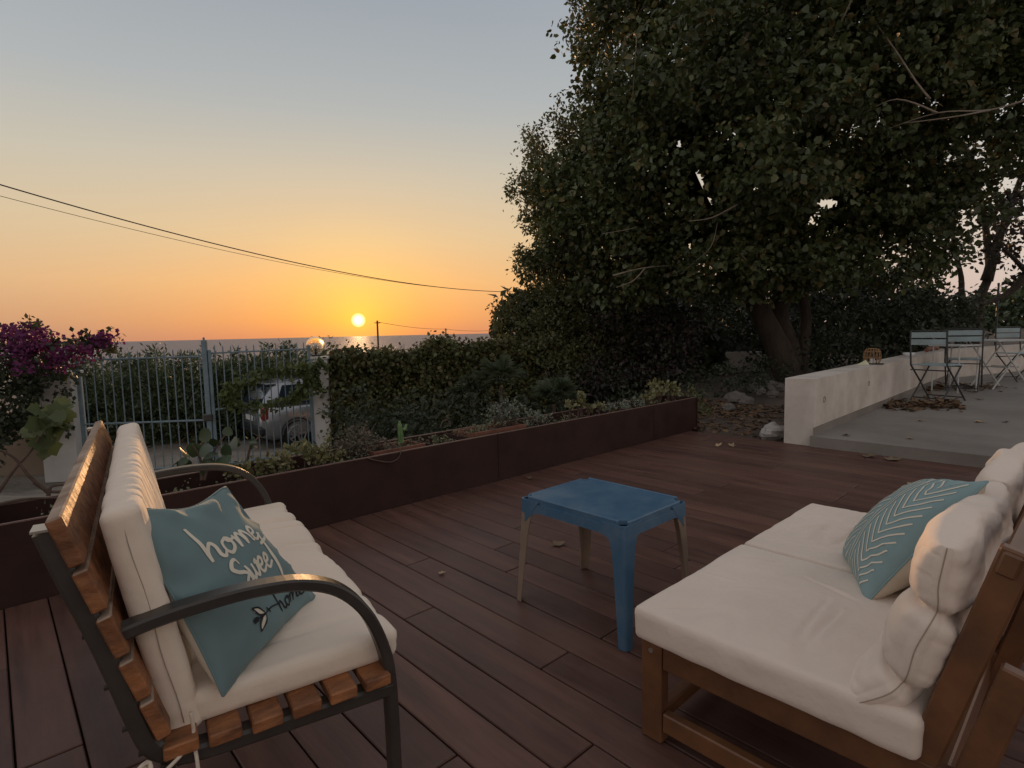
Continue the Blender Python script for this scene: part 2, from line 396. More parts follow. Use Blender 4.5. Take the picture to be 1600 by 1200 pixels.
tcn = n_.new('ShaderNodeTexCoord'); no = n_.new('ShaderNodeTexNoise'); no.inputs['Scale'].default_value = 1.7; no.inputs['Detail'].default_value = 8; l_.new(tcn.outputs['Object'], no.inputs['Vector'])
dirt = ramp(no.outputs[0], [(.3, (.055, .040, .030, 1)), (.7, (.15, .11, .085, 1))], n_, l_)
sand = ramp(no.outputs[0], [(.3, (.14, .12, .095, 1)), (.7, (.25, .215, .175, 1))], n_, l_)
dt = n_.new('ShaderNodeVectorMath'); dt.operation = 'DOT_PRODUCT'; l_.new(tcn.outputs['Object'], dt.inputs[0]); dt.inputs[1].default_value = (CT, -ST, 0)
fac = math_n('MULTIPLY_ADD', dt.outputs['Value'], -.5, True, n_, l_); fac.node.inputs[2].default_value = .9
l_.new(mixc(fac, dirt, sand, 'MIX', n_, l_), bs.inputs['Base Color'])
n2 = n_.new('ShaderNodeTexNoise'); n2.inputs['Scale'].default_value = 14; n2.inputs['Detail'].default_value = 8; l_.new(tcn.outputs['Object'], n2.inputs['Vector'])
bu = n_.new('ShaderNodeBump'); bu.inputs['Strength'].default_value = .8; bu.inputs['Distance'].default_value = .05; l_.new(n2.outputs[0], bu.inputs['Height']); l_.new(bu.outputs[0], bs.inputs['Normal'])
ground = add_obj('ground', gv, gf, mg, smooth=True, origin=(0, 0, 0), kind='structure')

msea = bpy.data.materials.new('sea_water'); msea.use_nodes = True; n_ = msea.node_tree.nodes; l_ = msea.node_tree.links; bs = n_['Principled BSDF']
bs.inputs['Base Color'].default_value = (.30, .265, .27, 1); bs.inputs['Roughness'].default_value = .7; bs.inputs['Specular IOR Level'].default_value = .12; bs.inputs['IOR'].default_value = 1.33
tcn = n_.new('ShaderNodeTexCoord'); no = n_.new('ShaderNodeTexNoise'); no.inputs['Scale'].default_value = .12; no.inputs['Detail'].default_value = 10; l_.new(tcn.outputs['Object'], no.inputs['Vector'])
bu = n_.new('ShaderNodeBump'); bu.inputs['Strength'].default_value = 1.0; bu.inputs['Distance'].default_value = 4.0; l_.new(no.outputs[0], bu.inputs['Height']); l_.new(bu.outputs[0], bs.inputs['Normal'])
V = [(0, 0, 0)]; F = []
rs = [60, 200, 600, 2000, 8000, 60000]
for r in rs:
    for k in range(96): V.append((r * math.cos(2 * math.pi * k / 96), r * math.sin(2 * math.pi * k / 96), 0))
for k in range(96): F.append((0, 1 + k, 1 + (k + 1) % 96))
for i in range(len(rs) - 1):
    for k in range(96): F.append((1 + i * 96 + k, 1 + (i + 1) * 96 + k, 1 + (i + 1) * 96 + (k + 1) % 96, 1 + i * 96 + (k + 1) % 96))
add_obj('sea', np.array(V, float) + np.array([0, 0, -13.0]), F, msea, origin=(0, 0, -13.0), kind='structure')

# ------------------------------------------------------------------ deck of planks
deck = struct('deck', (0, 0, 0))
add_obj('deck_base', *(lambda m: (np.concatenate(m.v), m.f))(MB().box((1.4, -.6, -.08), (8.5, 7.76, .08))), M_joist, deck)
PITCH, X0 = .1473, 1.302
known = {0: 1.174 + 0, -4: 1.174, -1: 1.912, 1: None}
rowj = {-1: 1.912, -4: 1.174, 0: 1.29, -9: 1.96, 7: 1.40, -2: .94, 1: 2.36, 3: 1.95}
for k in range(-26, 31):
    xa = X0 + PITCH * k; xb = xa + PITCH - .0055
    if xa > 5.66: break
    if xa < -2.4: continue
    j0 = rowj.get(k, random.uniform(0, 2.3)); lenp = 2.35
    cuts = [3.235]; y = j0 + lenp * math.ceil((3.235 - j0) / lenp)
    js = [j0 + lenp * t for t in range(-3, 3) if -3.9 < j0 + lenp * t < 3.0]
    edges = [-4.2] + sorted(js) + [3.235]
    for y0, y1 in zip(edges[:-1], edges[1:]):
        if y1 - y0 < .15: continue
        if y1 < -1.6 or (xa < 1.2 and y1 < .1): continue
        x1 = min(xb, 5.72)
        MB().box(((xa + x1) / 2, (y0 + y1) / 2 - .002, -.0125 + random.uniform(-.0012, .0008)), (x1 - xa, y1 - y0 - .006, .025), None, .003).build('plank', M_plank, deck)

# ------------------------------------------------------------------ steel planter
PY0, PY1, PZ = 3.24, 3.66, .375
planter = thing('planter', (2.0, 3.45, -.3), 'long low rusty brown steel planter along the far edge of the deck', 'planter')
MB().box((2.0, PY0 + .006, .032), (7.72, .012, .664 - .004)).build('front_panel', M_planter, planter)
MB().box((2.0, PY1, .030), (7.72, .012, .66)).build('back_panel', M_planter, planter)
MB().box((5.866, (PY0 + PY1) / 2 + .006, .031), (.012, PY1 - PY0 + .036, .662)).build('end_panel', M_planter, planter)
MB().box((2.0, PY0 + .006, PZ - .010), (7.724, .016, .006)).build('rim', M_edge, planter)
MB().box((2.0, PY1, PZ - .012), (7.70, .016, .006)).build('rim', M_edge, planter)
for x in (.35, 2.85, 5.0): MB().box((x, PY0 - .0015, .17), (.004, .003, .40)).build('sheet_joint', M_edge if False else M_planter, planter)
for x in (2.28, 2.62, 3.45, 4.6): MB().box((x, (PY0 + PY1) / 2 + .004, .16), (.01, PY1 - PY0 - .02, .40)).build('divider', M_planter, planter)
nx, ny = 90, 8
sxx, syy = np.meshgrid(np.linspace(-1.84, 5.85, nx), np.linspace(PY0 + .013, PY1 - .007, ny), indexing='ij')
sv = np.column_stack([sxx.ravel(), syy.ravel(), .27 + 0 * sxx.ravel()]); sv[:, 2] += .03 * vn(sv, 3.0, 5) + .012 * vn(sv, 14, 6)
add_obj('soil', sv, grid_faces(nx, ny), M_soil, planter, True)
def trough(x0, x1, y, z0, z1, wd, label):
    t = thing('plant_trough', ((x0 + x1) / 2, y, z0), label, 'plant pot', 'terracotta troughs standing in the steel planter')
    c = ((x0 + x1) / 2, y); m = MB(); tk = .012
    m.box((c[0], y - wd / 2, (z0 + z1) / 2), (x1 - x0, tk, z1 - z0)); m.box((c[0], y + wd / 2, (z0 + z1) / 2), (x1 - x0, tk, z1 - z0))
    m.box((x0, y, (z0 + z1) / 2 - .001), (tk, wd - tk, z1 - z0 - .002)); m.box((x1, y, (z0 + z1) / 2 - .001), (tk, wd - tk, z1 - z0 - .002)); m.build('body', M_terra, t)
    m = MB(); m.box((c[0], y - wd / 2, z1 - .012), (x1 - x0 + .03, .022, .026)); m.box((c[0], y + wd / 2, z1 - .012), (x1 - x0 + .03, .022, .026)); m.build('lip', M_terra, t)
    MB().box((c[0], y, z1 - .035), (x1 - x0 - tk, wd - tk, .02)).build('potting_soil', M_soil, t)
trough(-.98, -.06, 3.43, .22, .455, .2, 'long terracotta trough in the steel planter behind the slatted bench')
trough(1.86, 2.24, 3.46, .18, .365, .2, 'short terracotta trough with a cactus in the steel planter')
trough(2.70, 3.25, 3.46, .18, .375, .2, 'terracotta trough between the divider and the silver bush in the planter')

# ------------------------------------------------------------------ terrace slab, its low walls
slab = MB(); slab.prism([(5.66, 1.955), (13.3, 2.24), (30, -2.6), (30, -9), (5.66, -9)], -.25, .10)
sl = slab.build('terrace_floor', M_concrete, kind='structure', origin=(5.66, 0, -.25))
wall = thing('low_wall', (5.69, 2.06, 0), 'low pale plastered wall edging the concrete terrace on its left side', 'wall')
m = MB(); m.prism([(5.69, 1.935), (13.35, 2.165), (13.35, 2.47), (5.69, 2.205)], -.25, .64); m.build('body', M_plaster, wall)
m = MB(); m.prism([(5.66, 1.925), (13.30, 2.155), (13.30, 2.170), (5.70, 1.940)], .098, .18); m.build('skirting', M_skirt, wall)
for x, z in ((5.98, .42), (7.6, .45)):
    MB().lathe([(.0, .002), (.022, .004), (.03, .0), (.034, .004)], (0, 0, 0), 18)
    m = MB(); c = [(x + .028 * math.cos(t), 1.935 + (x - 5.69) * .03 - .001, z + .028 * math.sin(t)) for t in np.linspace(0, 2 * math.pi, 17)[:-1]]; m.tube(c, .004, 5, closed=True); m.build('plaster_ring', M_skirt, wall)
bw = thing('low_wall', (16, 1.45, .1), 'low grey plastered wall closing the far end of the terrace behind the bistro tables', 'wall')
m = MB(); m.prism([(13.36, 2.16), (30, -2.78), (30, -2.45), (13.36, 2.47)], -.25, .64); m.build('body', M_plaster, bw)

# ------------------------------------------------------------------ bench
AX = np.array([math.sin(D2R(9.4)), math.cos(D2R(9.4)), 0]); NX = np.array([AX[1], -AX[0], 0]); G0 = np.array([.607, 1.08, 0])
def B(n, a, z): return G0 + NX * n + AX * a + np.array([0, 0, z])
RB = np.column_stack([AX, NX * -1, [0, 0, 1]])         # box axes: along, back, up
bench = thing('garden_bench', B(-.25, .62, 0), 'two seat garden bench of worn wooden slats on a dark curved metal frame', 'bench')
for a0 in (.0, 1.262):
    P = [B(n, a0, z) for n, z in spline([(-.566, .838), (-.540, .745), (-.513, .655), (-.488, .56), (-.466, .472), (-.446, .415), (-.405, .383), (-.35, .374), (-.2, .366), (0, .357)], 5)]
    MB().sweep(P, AX, .042, .032).build('side_frame', M_metal, bench)
    P = [B(n, a0, z) for n, z in spline([(-.50, .632), (-.43, .646), (-.345, .654), (-.26, .655), (-.176, .644), (-.105, .611), (-.05, .548), (-.016, .466), (-.001, .38), (.003, .2), (.003, 0)], 5)]
    MB().sweep(P, AX, .040, .024).build('armrest', M_metal, bench)
    P = [B(n, a0, z) for n, z in ((-.425, .378), (-.455, .2), (-.50, 0))]
    MB().sweep(P, AX, .036, .024).build('leg', M_metal, bench)
    MB().box(B(-.5675, a0, .842), (.044, .03, .004), RB).build('post_cap', M_cap, bench)
    for n, z in ((-.558, .80), (-.536, .725), (-.515, .645), (-.492, .545), (-.472, .46), (-.452, .405)):
        c = B(n - .009, a0, z); MB().tube([c, c - NX * .008], .005, 6).build('bolt', M_metal, bench)
for n, z in ((-.02, .335), (-.40, .352)): MB().box(B(n, .631, z), (1.22, .025, .022), RB).build('cross_bar', M_metal, bench)
for i, n in enumerate((-.036, -.110, -.184, -.258, -.332, -.404)):
    zz = .393 + .012 * max(0, (-n - .3) / .1)
    MB().box(B(n, .63, zz), (1.325 + random.uniform(-.006, .006), .056, .025), RB, .003).build('seat_slat', M_slat, bench)
for i, z in enumerate((.820, .731, .644, .558, .475)):
    ln = -.560 + (.84 - z) * .290
    t = unit(NX * -.307 + np.array([0, 0, 1.0])); R = np.column_stack([AX, unit(np.cross(t, AX)), t])
    MB().box(B(ln + .015, .63, z), (1.325, .023, .078 if i else .088), R, .003).build('back_slat', M_slat, bench)
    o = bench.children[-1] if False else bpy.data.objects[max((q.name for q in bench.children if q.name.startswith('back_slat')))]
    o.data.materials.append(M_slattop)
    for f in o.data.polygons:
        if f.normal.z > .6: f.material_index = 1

# ---- soft things
def cushion(name, c, ax, dims, rad, puff, mats, label, cat='cushion', wr=None, ns=(40, 24, 8), group=None, seam=None, bow=0):
    """a padded box: ax = three unit axes, dims half sizes; wr(p) gives a displacement along the normal"""
    a, b, h = dims; V = []; F = []; ix = {}
    nu, nv, nw = ns
    def key(i, j, k):
        if (i, j, k) not in ix:
            ix[(i, j, k)] = len(V); e = lambda q: math.copysign(1 - (1 - abs(q)) ** 1.6, q)
            V.append((e(2 * i / nu - 1) * a, e(2 * j / nv - 1) * b, (2 * k / nw - 1) * h))
        return ix[(i, j, k)]
    for k in (0, nw):
        for i in range(nu):
            for j in range(nv): F.append((key(i, j, k), key(i + 1, j, k), key(i + 1, j + 1, k), key(i, j + 1, k)))
    for j in (0, nv):
        for i in range(nu):
            for k in range(nw): F.append((key(i, j, k), key(i + 1, j, k), key(i + 1, j, k + 1), key(i, j, k + 1)))
    for i in (0, nu):
        for j in range(nv):
            for k in range(nw): F.append((key(i, j, k), key(i, j + 1, k), key(i, j + 1, k + 1), key(i, j, k + 1)))
    P = np.array(V); d = np.array([a, b, h]); q = np.clip(P, -(d - rad), d - rad); n = unit(P - q)
    n[np.linalg.norm(P - q, axis=1) < 1e-6] = (0, 0, 1)
    P = q + n * rad
    fu = np.clip(1 - (P[:, 0] / a) ** 2, 0, 1); fv = np.clip(1 - (P[:, 1] / b) ** 2, 0, 1); fw = np.clip(1 - (P[:, 2] / h) ** 2, 0, 1)
    P[:, 2] += np.sign(P[:, 2]) * puff * (fu * fv) ** .9 * (np.abs(P[:, 2]) > h * .3)
    P[:, 1] += np.sign(P[:, 1]) * puff * .35 * (fu * fw) ** .9 * (np.abs(P[:, 1]) > b * .5)
    P[:, 0] += np.sign(P[:, 0]) * puff * .35 * (fv * fw) ** .9 * (np.abs(P[:, 0]) > a * .5)
    dz = .0022 * vn(P, 7, 11) + .0012 * vn(P, 19, 12)
    if wr is not None: dz = dz + wr(P)
    P = P + n * dz[:, None]
    P[:, 2] += bow * (P[:, 0] / a) ** 2
    A = np.array([unit(x) for x in ax]); W = P @ A + np.asarray(c)
    o = add_obj(name, W, F, mats, None, True); tag(o, label, cat, group)
    if seam: 
        mb = MB(); [mb.tube(np.asarray(s) @ A + np.asarray(c), .0009, 5) for s in seam]; mb.build('seam', M_seam, o, True)
    return o, A
def folds(P, u, v, fu, fv, amp, s):
    q = np.column_stack([P[:, u] * fu, P[:, v] * fv, P[:, u] * 0]); n1 = vn(q, 1, s); return amp * (.35 - np.exp(-(n1 / .20) ** 2) + .5 * np.abs(n1))

def wr_seat(P):      # creases run across the seat and deepen towards its edges
    edge = .35 + .65 * np.abs(P[:, 1] / .205) ** 1.5
    far = ss(-.15, .15, P[:, 0])
    return (folds(P, 0, 1, 17, 2.4, .012, 31) * edge * (.25 + .75 * far) + folds(P, 0, 1, 7, 2.5, .006, 33) * .7) * ss(.0, .024, P[:, 2])
def wr_back(P):
    Q_ = P.copy(); Q_[:, 0] += .35 * P[:, 1]
    return (folds(Q_, 0, 1, 15, 2.2, .0055, 41) * ss(.24, .05, np.abs(P[:, 1])) + folds(Q_, 0, 1, 30, 3, .003, 42)) * ss(.0, .026, P[:, 2]) + folds(P, 0, 1, 24, 5, .0022, 43) * ss(.022, .008, P[:, 2]) * ss(.16, .22, P[:, 1])
seat_c, _ = cushion('seat_cushion', B(-.175, .635, .436), (AX, NX, (0, 0, 1)), (.615, .208, .032), .020, .010, M_cream, 'long cream seat cushion creased along its front, on the slatted bench', wr=wr_seat, ns=(300, 70, 6))
tdir = unit(np.array([0, 0, 1.0]) + NX * -.165)
nrm = np.cross(AX, tdir) * -1
nrm = unit(NX * 1.0 + np.array([0, 0, .165]))
back_c, AB = cushion('back_cushion', B(-.430, .640, .622), (AX, tdir, nrm), (.622, .228, .031), .017, .012, M_cream, 'long cream back cushion leaning on the wooden back slats of the bench', wr=wr_back, ns=(300, 80, 6),
                     seam=[[(-.6228 - .0042 * (1 - (y / .228) ** 2) ** .9, y, .001 + .002 * math.sin(y * 30)) for y in np.linspace(-.2, .2, 14)]])
m = MB()
k0 = B(-.385, -.014, .408)
m.tube(spline([k0 + np.array([0, 0, .05]), k0, B(-.42, -.040, .390), B(-.455, -.05, .379), B(-.466, -.05, .392)], 6), .0035, 6)
m.tube(spline([k0, k0 + NX * .004 - AX * .022 - np.array([0, 0, .05]), k0 + NX * .002 - AX * .026 - np.array([0, 0, .2])], 6), .0035, 6)
for t in range(3):
    a1 = np.linspace(0, 2 * math.pi, 13)[:-1]; c = B(-.468 + .003 * t, -.05, .388 + .009 * t)
    m.tube([c + NX * .011 * math.cos(x) + np.array([0, 0, .009 * math.sin(x)]) + AX * .006 * math.sin(2 * x) for x in a1], .0042, 6, closed=True)
m.tube(spline([B(-.466, -.05, .39), B(-.468, -.056, .35), B(-.46, -.056, .28)], 5), .0045, 6)
m.tube(spline([B(-.470, -.05, .39), B(-.478, -.056, .35), B(-.480, -.056, .30)], 5), .0040, 6)
m.build('tie_cord', M_cord, back_c, True)

class Pillow:
    """square cushion: four corners BL, BR, TR, TL; faces bulge along the normal, edges drawn in"""
    def __init__(s, c, thick, pinch, sag=0.0, seed=0, wrinkle=.004, bk=1.0):
        s.c = [np.asarray(x, float) for x in c]; s.t = thick; s.p = pinch; s.sag = sag; s.seed = seed; s.w = wrinkle; s.bk = bk
        bl, br, tr, tl = s.c; s.n = unit(np.cross((br - bl) + (tr - tl), (tl - bl) + (tr - br)))
    def ev(s, u, v, side=1, lift=0.0):
        u = np.asarray(u, float); v = np.asarray(v, float); bl, br, tr, tl = s.c
        bu = 1 - (2 * u - 1) ** 2; bv = 1 - (2 * v - 1) ** 2
        U = u + s.p * (1 - 2 * u) * bv * np.abs(2 * u - 1) ** 2; Vv = v + s.p * (1 - 2 * v) * bu * np.abs(2 * v - 1) ** 2
        Vv = Vv - s.sag * bu ** 2 * np.clip(v, 0, 1) ** 4
        P = (bl[None] * ((1 - U) * (1 - Vv))[:, None] + br[None] * (U * (1 - Vv))[:, None] + tr[None] * (U * Vv)[:, None] + tl[None] * ((1 - U) * Vv)[:, None])
        h = np.clip(bu, 0, 1) ** .55 * np.clip(bv, 0, 1) ** .55 * (1.0 if side > 0 else s.bk)
        q = np.column_stack([u * 5, v * 5, u * 0 + s.seed]); wv = s.w * (vn(q, 1, s.seed) + .6 * vn(q, 2.3, s.seed + 1)) * np.clip(h * 3, 0, 1)
        k = np.arctan2(v - .5, u - .5); rr = np.hypot(u - .5, v - .5) * 2
        wv = wv + s.w * 1.1 * (1 - 2.2 * np.abs(vn(np.column_stack([k * 4.0, rr * 1.1, u * 0]), 1, s.seed + 5))) * ss(.55, 1.0, rr) * np.clip(h * 4, 0, 1)
        return P + s.n[None] * (side * (s.t * h + wv) + lift)[:, None]
    def face(s, side, n=44):
        e = lambda x: .5 - .5 * np.cos(np.pi * x); g = e(np.linspace(0, 1, n)); u, v = np.meshgrid(g, g, indexing='ij')
        return s.ev(u.ravel(), v.ravel(), side), grid_faces(n, n)
    def ribbon(s, mb, uv, wu, lift=.0016, n=7, taper=True):
        P = spline(uv, n); T = unit(np.gradient(P, axis=0)); Nn = np.column_stack([-T[:, 1], T[:, 0]]); m_ = len(P)
        k = np.linspace(0, 1, m_); ww = wu * (.62 + .38 * np.sin(np.pi * k) ** .5) if taper else np.full(m_, wu)
        V = []
        for o in (-1, 0, 1):
            q = P + Nn * (o * ww / 2)[:, None]; V.append(s.ev(q[:, 0], q[:, 1], 1, lift))
        F = [(o * m_ + i, o * m_ + i + 1, (o + 1) * m_ + i + 1, (o + 1) * m_ + i) for o in (0, 1) for i in range(m_ - 1)]
        mb.add(np.concatenate(V), F)
def build_pillow(pl, name, front, back, label):
    V, F = pl.face(1); o = add_obj(name, V, F, front, None, True); tag(o, label, 'cushion')
    V, F = pl.face(-1); add_obj('back_cover', V, F, back, o, True)
    g = np.linspace(0, 1, 24); z = g * 0
    ring = np.concatenate([pl.ev(g, z), pl.ev(z + 1, g), pl.ev(1 - g, z + 1), pl.ev(z, 1 - g)])
    MB().tube(ring, .003, 5, closed=True).build('edge_seam', front, o, True)
    return o
pw = Pillow([B(-.330, -.002, .462), B(-.080, .295, .470), B(-.262, .375, .775), B(-.470, .062, .842)], .046, .030, .055, 3, .007, 1.4)
pil = build_pillow(pw, 'throw_pillow', M_teal, M_cback, 'teal pillow lettered home sweet home leaning in the corner of the bench')
LET = {'h': [[(0, 2.3), (.02, 1.2), (.1, 0)], [(.1, 0), (.14, .6), (.42, 1.0), (.62, .75), (.64, .2), (.82, 0), (1.02, .25)]],
       'o': [[(.42, .95), (.08, .75), (.06, .25), (.38, 0), (.7, .3), (.66, .8), (.40, .95), (.55, .7), (1.0, .78)]],
       'm': [[(0, .95), (.06, .5), (.08, 0)], [(.08, .1), (.22, .75), (.42, .95), (.54, .7), (.56, 0)], [(.56, .1), (.72, .8), (.92, .95), (1.03, .6), (1.06, .12), (1.28, .06)]],
       'e': [[(.0, .42), (.42, .52), (.50, .82), (.26, .98), (.02, .6), (.10, .1), (.36, 0), (.78, .3)]],
       's': [[(.9, 1.25), (.75, 1.6), (.35, 1.6), (.1, 1.2), (.35, .85), (.85, .6), (1.05, .1), (.85, -.35), (.55, -.3), (.62, .1), (1.1, .55)]],
       'w': [[(0, 1.0), (.05, .3), (.25, 0), (.48, .3), (.52, .9)], [(.52, .8), (.56, .25), (.76, 0), (1.0, .35), (1.0, .95), (.86, .85), (1.2, .8)]],
       't': [[(.22, 2.5), (.24, 1.2), (.26, .0), (.24, -1.2)], [(-.25, 1.65), (.3, 1.75), (.9, 1.9)]]}
def write(pl, mb, word, u0, v0, sx_, sy_, wid, adv, slope=0.0):
    x = 0
    for ch in word:
        for st in LET[ch]: pl.ribbon(mb, [(u0 + (x + a) * sx_, v0 + b * sy_ + slope * (x + a) * sx_) for a, b in st], wid)
        x += adv[ch]
ADV = {'h': 1.02, 'o': 1.02, 'm': 1.3, 'e': .80, 's': 1.1, 'w': 1.2, 't': .6}
mb = MB(); write(pw, mb, 'home', .25, .585, .124, .102, .024, ADV); write(pw, mb, 'sweet', .315, .39, .104, .094, .024, ADV); mb.build('lettering', M_print, pil, True)
mb = MB(); write(pw, mb, 'home', .555, .105, .078, .066, .014, ADV, -.02); pw.ribbon(mb, [(.40, .18), (.47, .185), (.56, .165)], .010); pw.ribbon(mb, [(.43, .205), (.45, .165)], .010)
for pts in ([(.40, .18), (.36, .235), (.31, .26)], [(.31, .26), (.345, .20), (.40, .18)], [(.40, .18), (.375, .135), (.32, .11)], [(.32, .11), (.335, .17), (.40, .18)], [(.40, .18), (.36, .185), (.325, .185)]):
    pw.ribbon(mb, pts, .010, .0022)
pw.ribbon(mb, [(.325, .185), (.305, .19), (.285, .185)], .030, .0024); mb.build('black_lettering', M_black, pil, True)
mb = MB(); pw.ribbon(mb, [(.40, .18), (.355, .215), (.32, .245)], .028, .0014); pw.ribbon(mb, [(.40, .18), (.358, .15), (.328, .125)], .028, .0014); mb.build('petals', M_print, pil, True)

# ------------------------------------------------------------------ low wooden sofa, two modules
sofa = thing('lounge_chair', (1.585, .50, 0), 'front low oiled wood lounge chair frame carrying the nearest cream seat', 'lounge chair', 'low wooden lounge chairs standing side by side')
XA, XB = 1.265, 1.905
def sbox(name, x0, x1, y0, y1, z0, z1, b=.004): MB().box(((x0 + x1) / 2, (y0 + y1) / 2, (z0 + z1) / 2), (x1 - x0, y1 - y0, z1 - z0), None, b).build(name, M_teak, sofa)
for x in (XA + .012, XB - .052):
    sbox('leg', x, x + .04, .805, .868, 0, .286)
    sbox('seat_rail', x + .004, x + .034, .165, .804, .215, .284)
    sbox('lower_rail', x + .004, x + .034, .20, .804, .035, .09)
    lean = unit(np.array([0, -.27, 1.0])); R = np.column_stack([[1, 0, 0], unit(np.cross(lean, [1, 0, 0])), lean])
    MB().box((x + .019, .165, .50), (.028, .052, .50), R, .004).build('back_post', M_teak, sofa)
    lean2 = unit(np.array([0, -.25, 1.0])); R2 = np.column_stack([[1, 0, 0], unit(np.cross(lean2, [1, 0, 0])), lean2])
    MB().box((x + .018, .155, .262), (.030, .050, .535), R2, .004).build('rear_leg', M_teak, sofa)
    MB().tube([(x - .004, .835, .262), (x + .002, .835, .262)], .007, 8).build('bolt', M_cap, sofa)
    MB().tube([(x + .01, .128, .46), (x + .01, .112, .456)], .007, 8).build('bolt', M_cap, sofa)
sbox('front_rail', XA + .052, XB - .052, .826, .862, .205, .282); sbox('stretcher', XA + .046, XB - .046, .815, .850, .045, .085)
sbox('rear_rail', XA + .046, XB - .046, .185, .215, .20, .27)
for i in range(6): sbox('seat_slat', XA + .046, XB - .046, .25 + .098 * i, .31 + .098 * i, .255, .275)
for i, (z, hh) in enumerate(((.715, .06), (.60, .05), (.49, .05), (.38, .05))):
    MB().box(((XA + XB) / 2, .165 - (z - .50) * .27 + .004, z), (XB - XA - .078 if i else XB - XA - .02, .022, hh) if i else (XB - XA - .02, .030, .045), R, .004).build('back_slat', M_teak, sofa)
sofa2 = copy_tree(sofa); sofa2.location = Vector(sofa.location) + Vector((.672, 0, 0)); sofa2['label'] = 'rear low oiled wood lounge chair frame standing beyond the nearest one'

def creases(P, segs, wd=.0065):
    o = np.zeros(len(P)); X = P[:, :2] + .010 * np.column_stack([vn(P, 9, 81), vn(P, 9, 82)])
    for x0, y0, x1, y1, dep in segs:
        a = np.array([x0, y0]); d = np.array([x1 - x0, y1 - y0]); L2 = d @ d; t = np.clip((X - a) @ d / L2, 0, 1); e = X - a - t[:, None] * d
        sg = (e[:, 0] * d[1] - e[:, 1] * d[0]) / math.sqrt(L2); r = np.hypot(e[:, 0], e[:, 1]); f = np.sin(np.pi * np.clip(t * .9 + .05, 0, 1)) ** .7
        o += f * dep * (-np.exp(-(r / wd) ** 2) + .75 * np.exp(-((r - 2.1 * wd) / (1.4 * wd)) ** 2) * (.6 + .4 * np.sign(sg)))
    return o * ss(.0, .03, P[:, 2])
CR1 = [(-.206, -.054, .067, -.041, .0045), (-.189, -.082, .015, -.085, .004), (-.045, .214, .011, .129, .004), (.018, .31, .024, .20, .0045), (.10, -.10, .16, .06, .003), (-.30, .27, -.18, .17, .003), (.20, .25, .28, .12, .0035)]
CR2 = [(-.15, .30, .12, .10, .006), (-.075, .288, .04, .06, .005), (-.22, .27, -.06, .03, .006), (-.21, .21, -.18, .0, .005), (-.05, .20, .10, -.02, .005), (-.27, .12, -.2, -.1, .004)]
def inn(P): return .25 + .75 * ss(.325, .24, np.abs(P[:, 0])) * ss(.325, .26, np.abs(P[:, 1]))
def wr_flat(P): return creases(P, CR1) + inn(P) * (folds(P, 0, 1, 3.5, 2.5, .009, 51) * .8 + folds(P, 1, 0, 9, 3, .006, 52) * ss(.05, .3, np.abs(P[:, 0]))) * ss(.0, .034, P[:, 2])
def wr_flat2(P): return creases(P, CR2) + inn(P) * (folds(P, 1, 0, 20, 3, .010, 61) * ss(-.30, -.1, P[:, 0]) * ss(.32, .1, P[:, 1]) * ss(-.25, -.1, P[:, 1]) + folds(P, 0, 1, 5, 3, .004, 62)) * ss(.0, .034, P[:, 2])
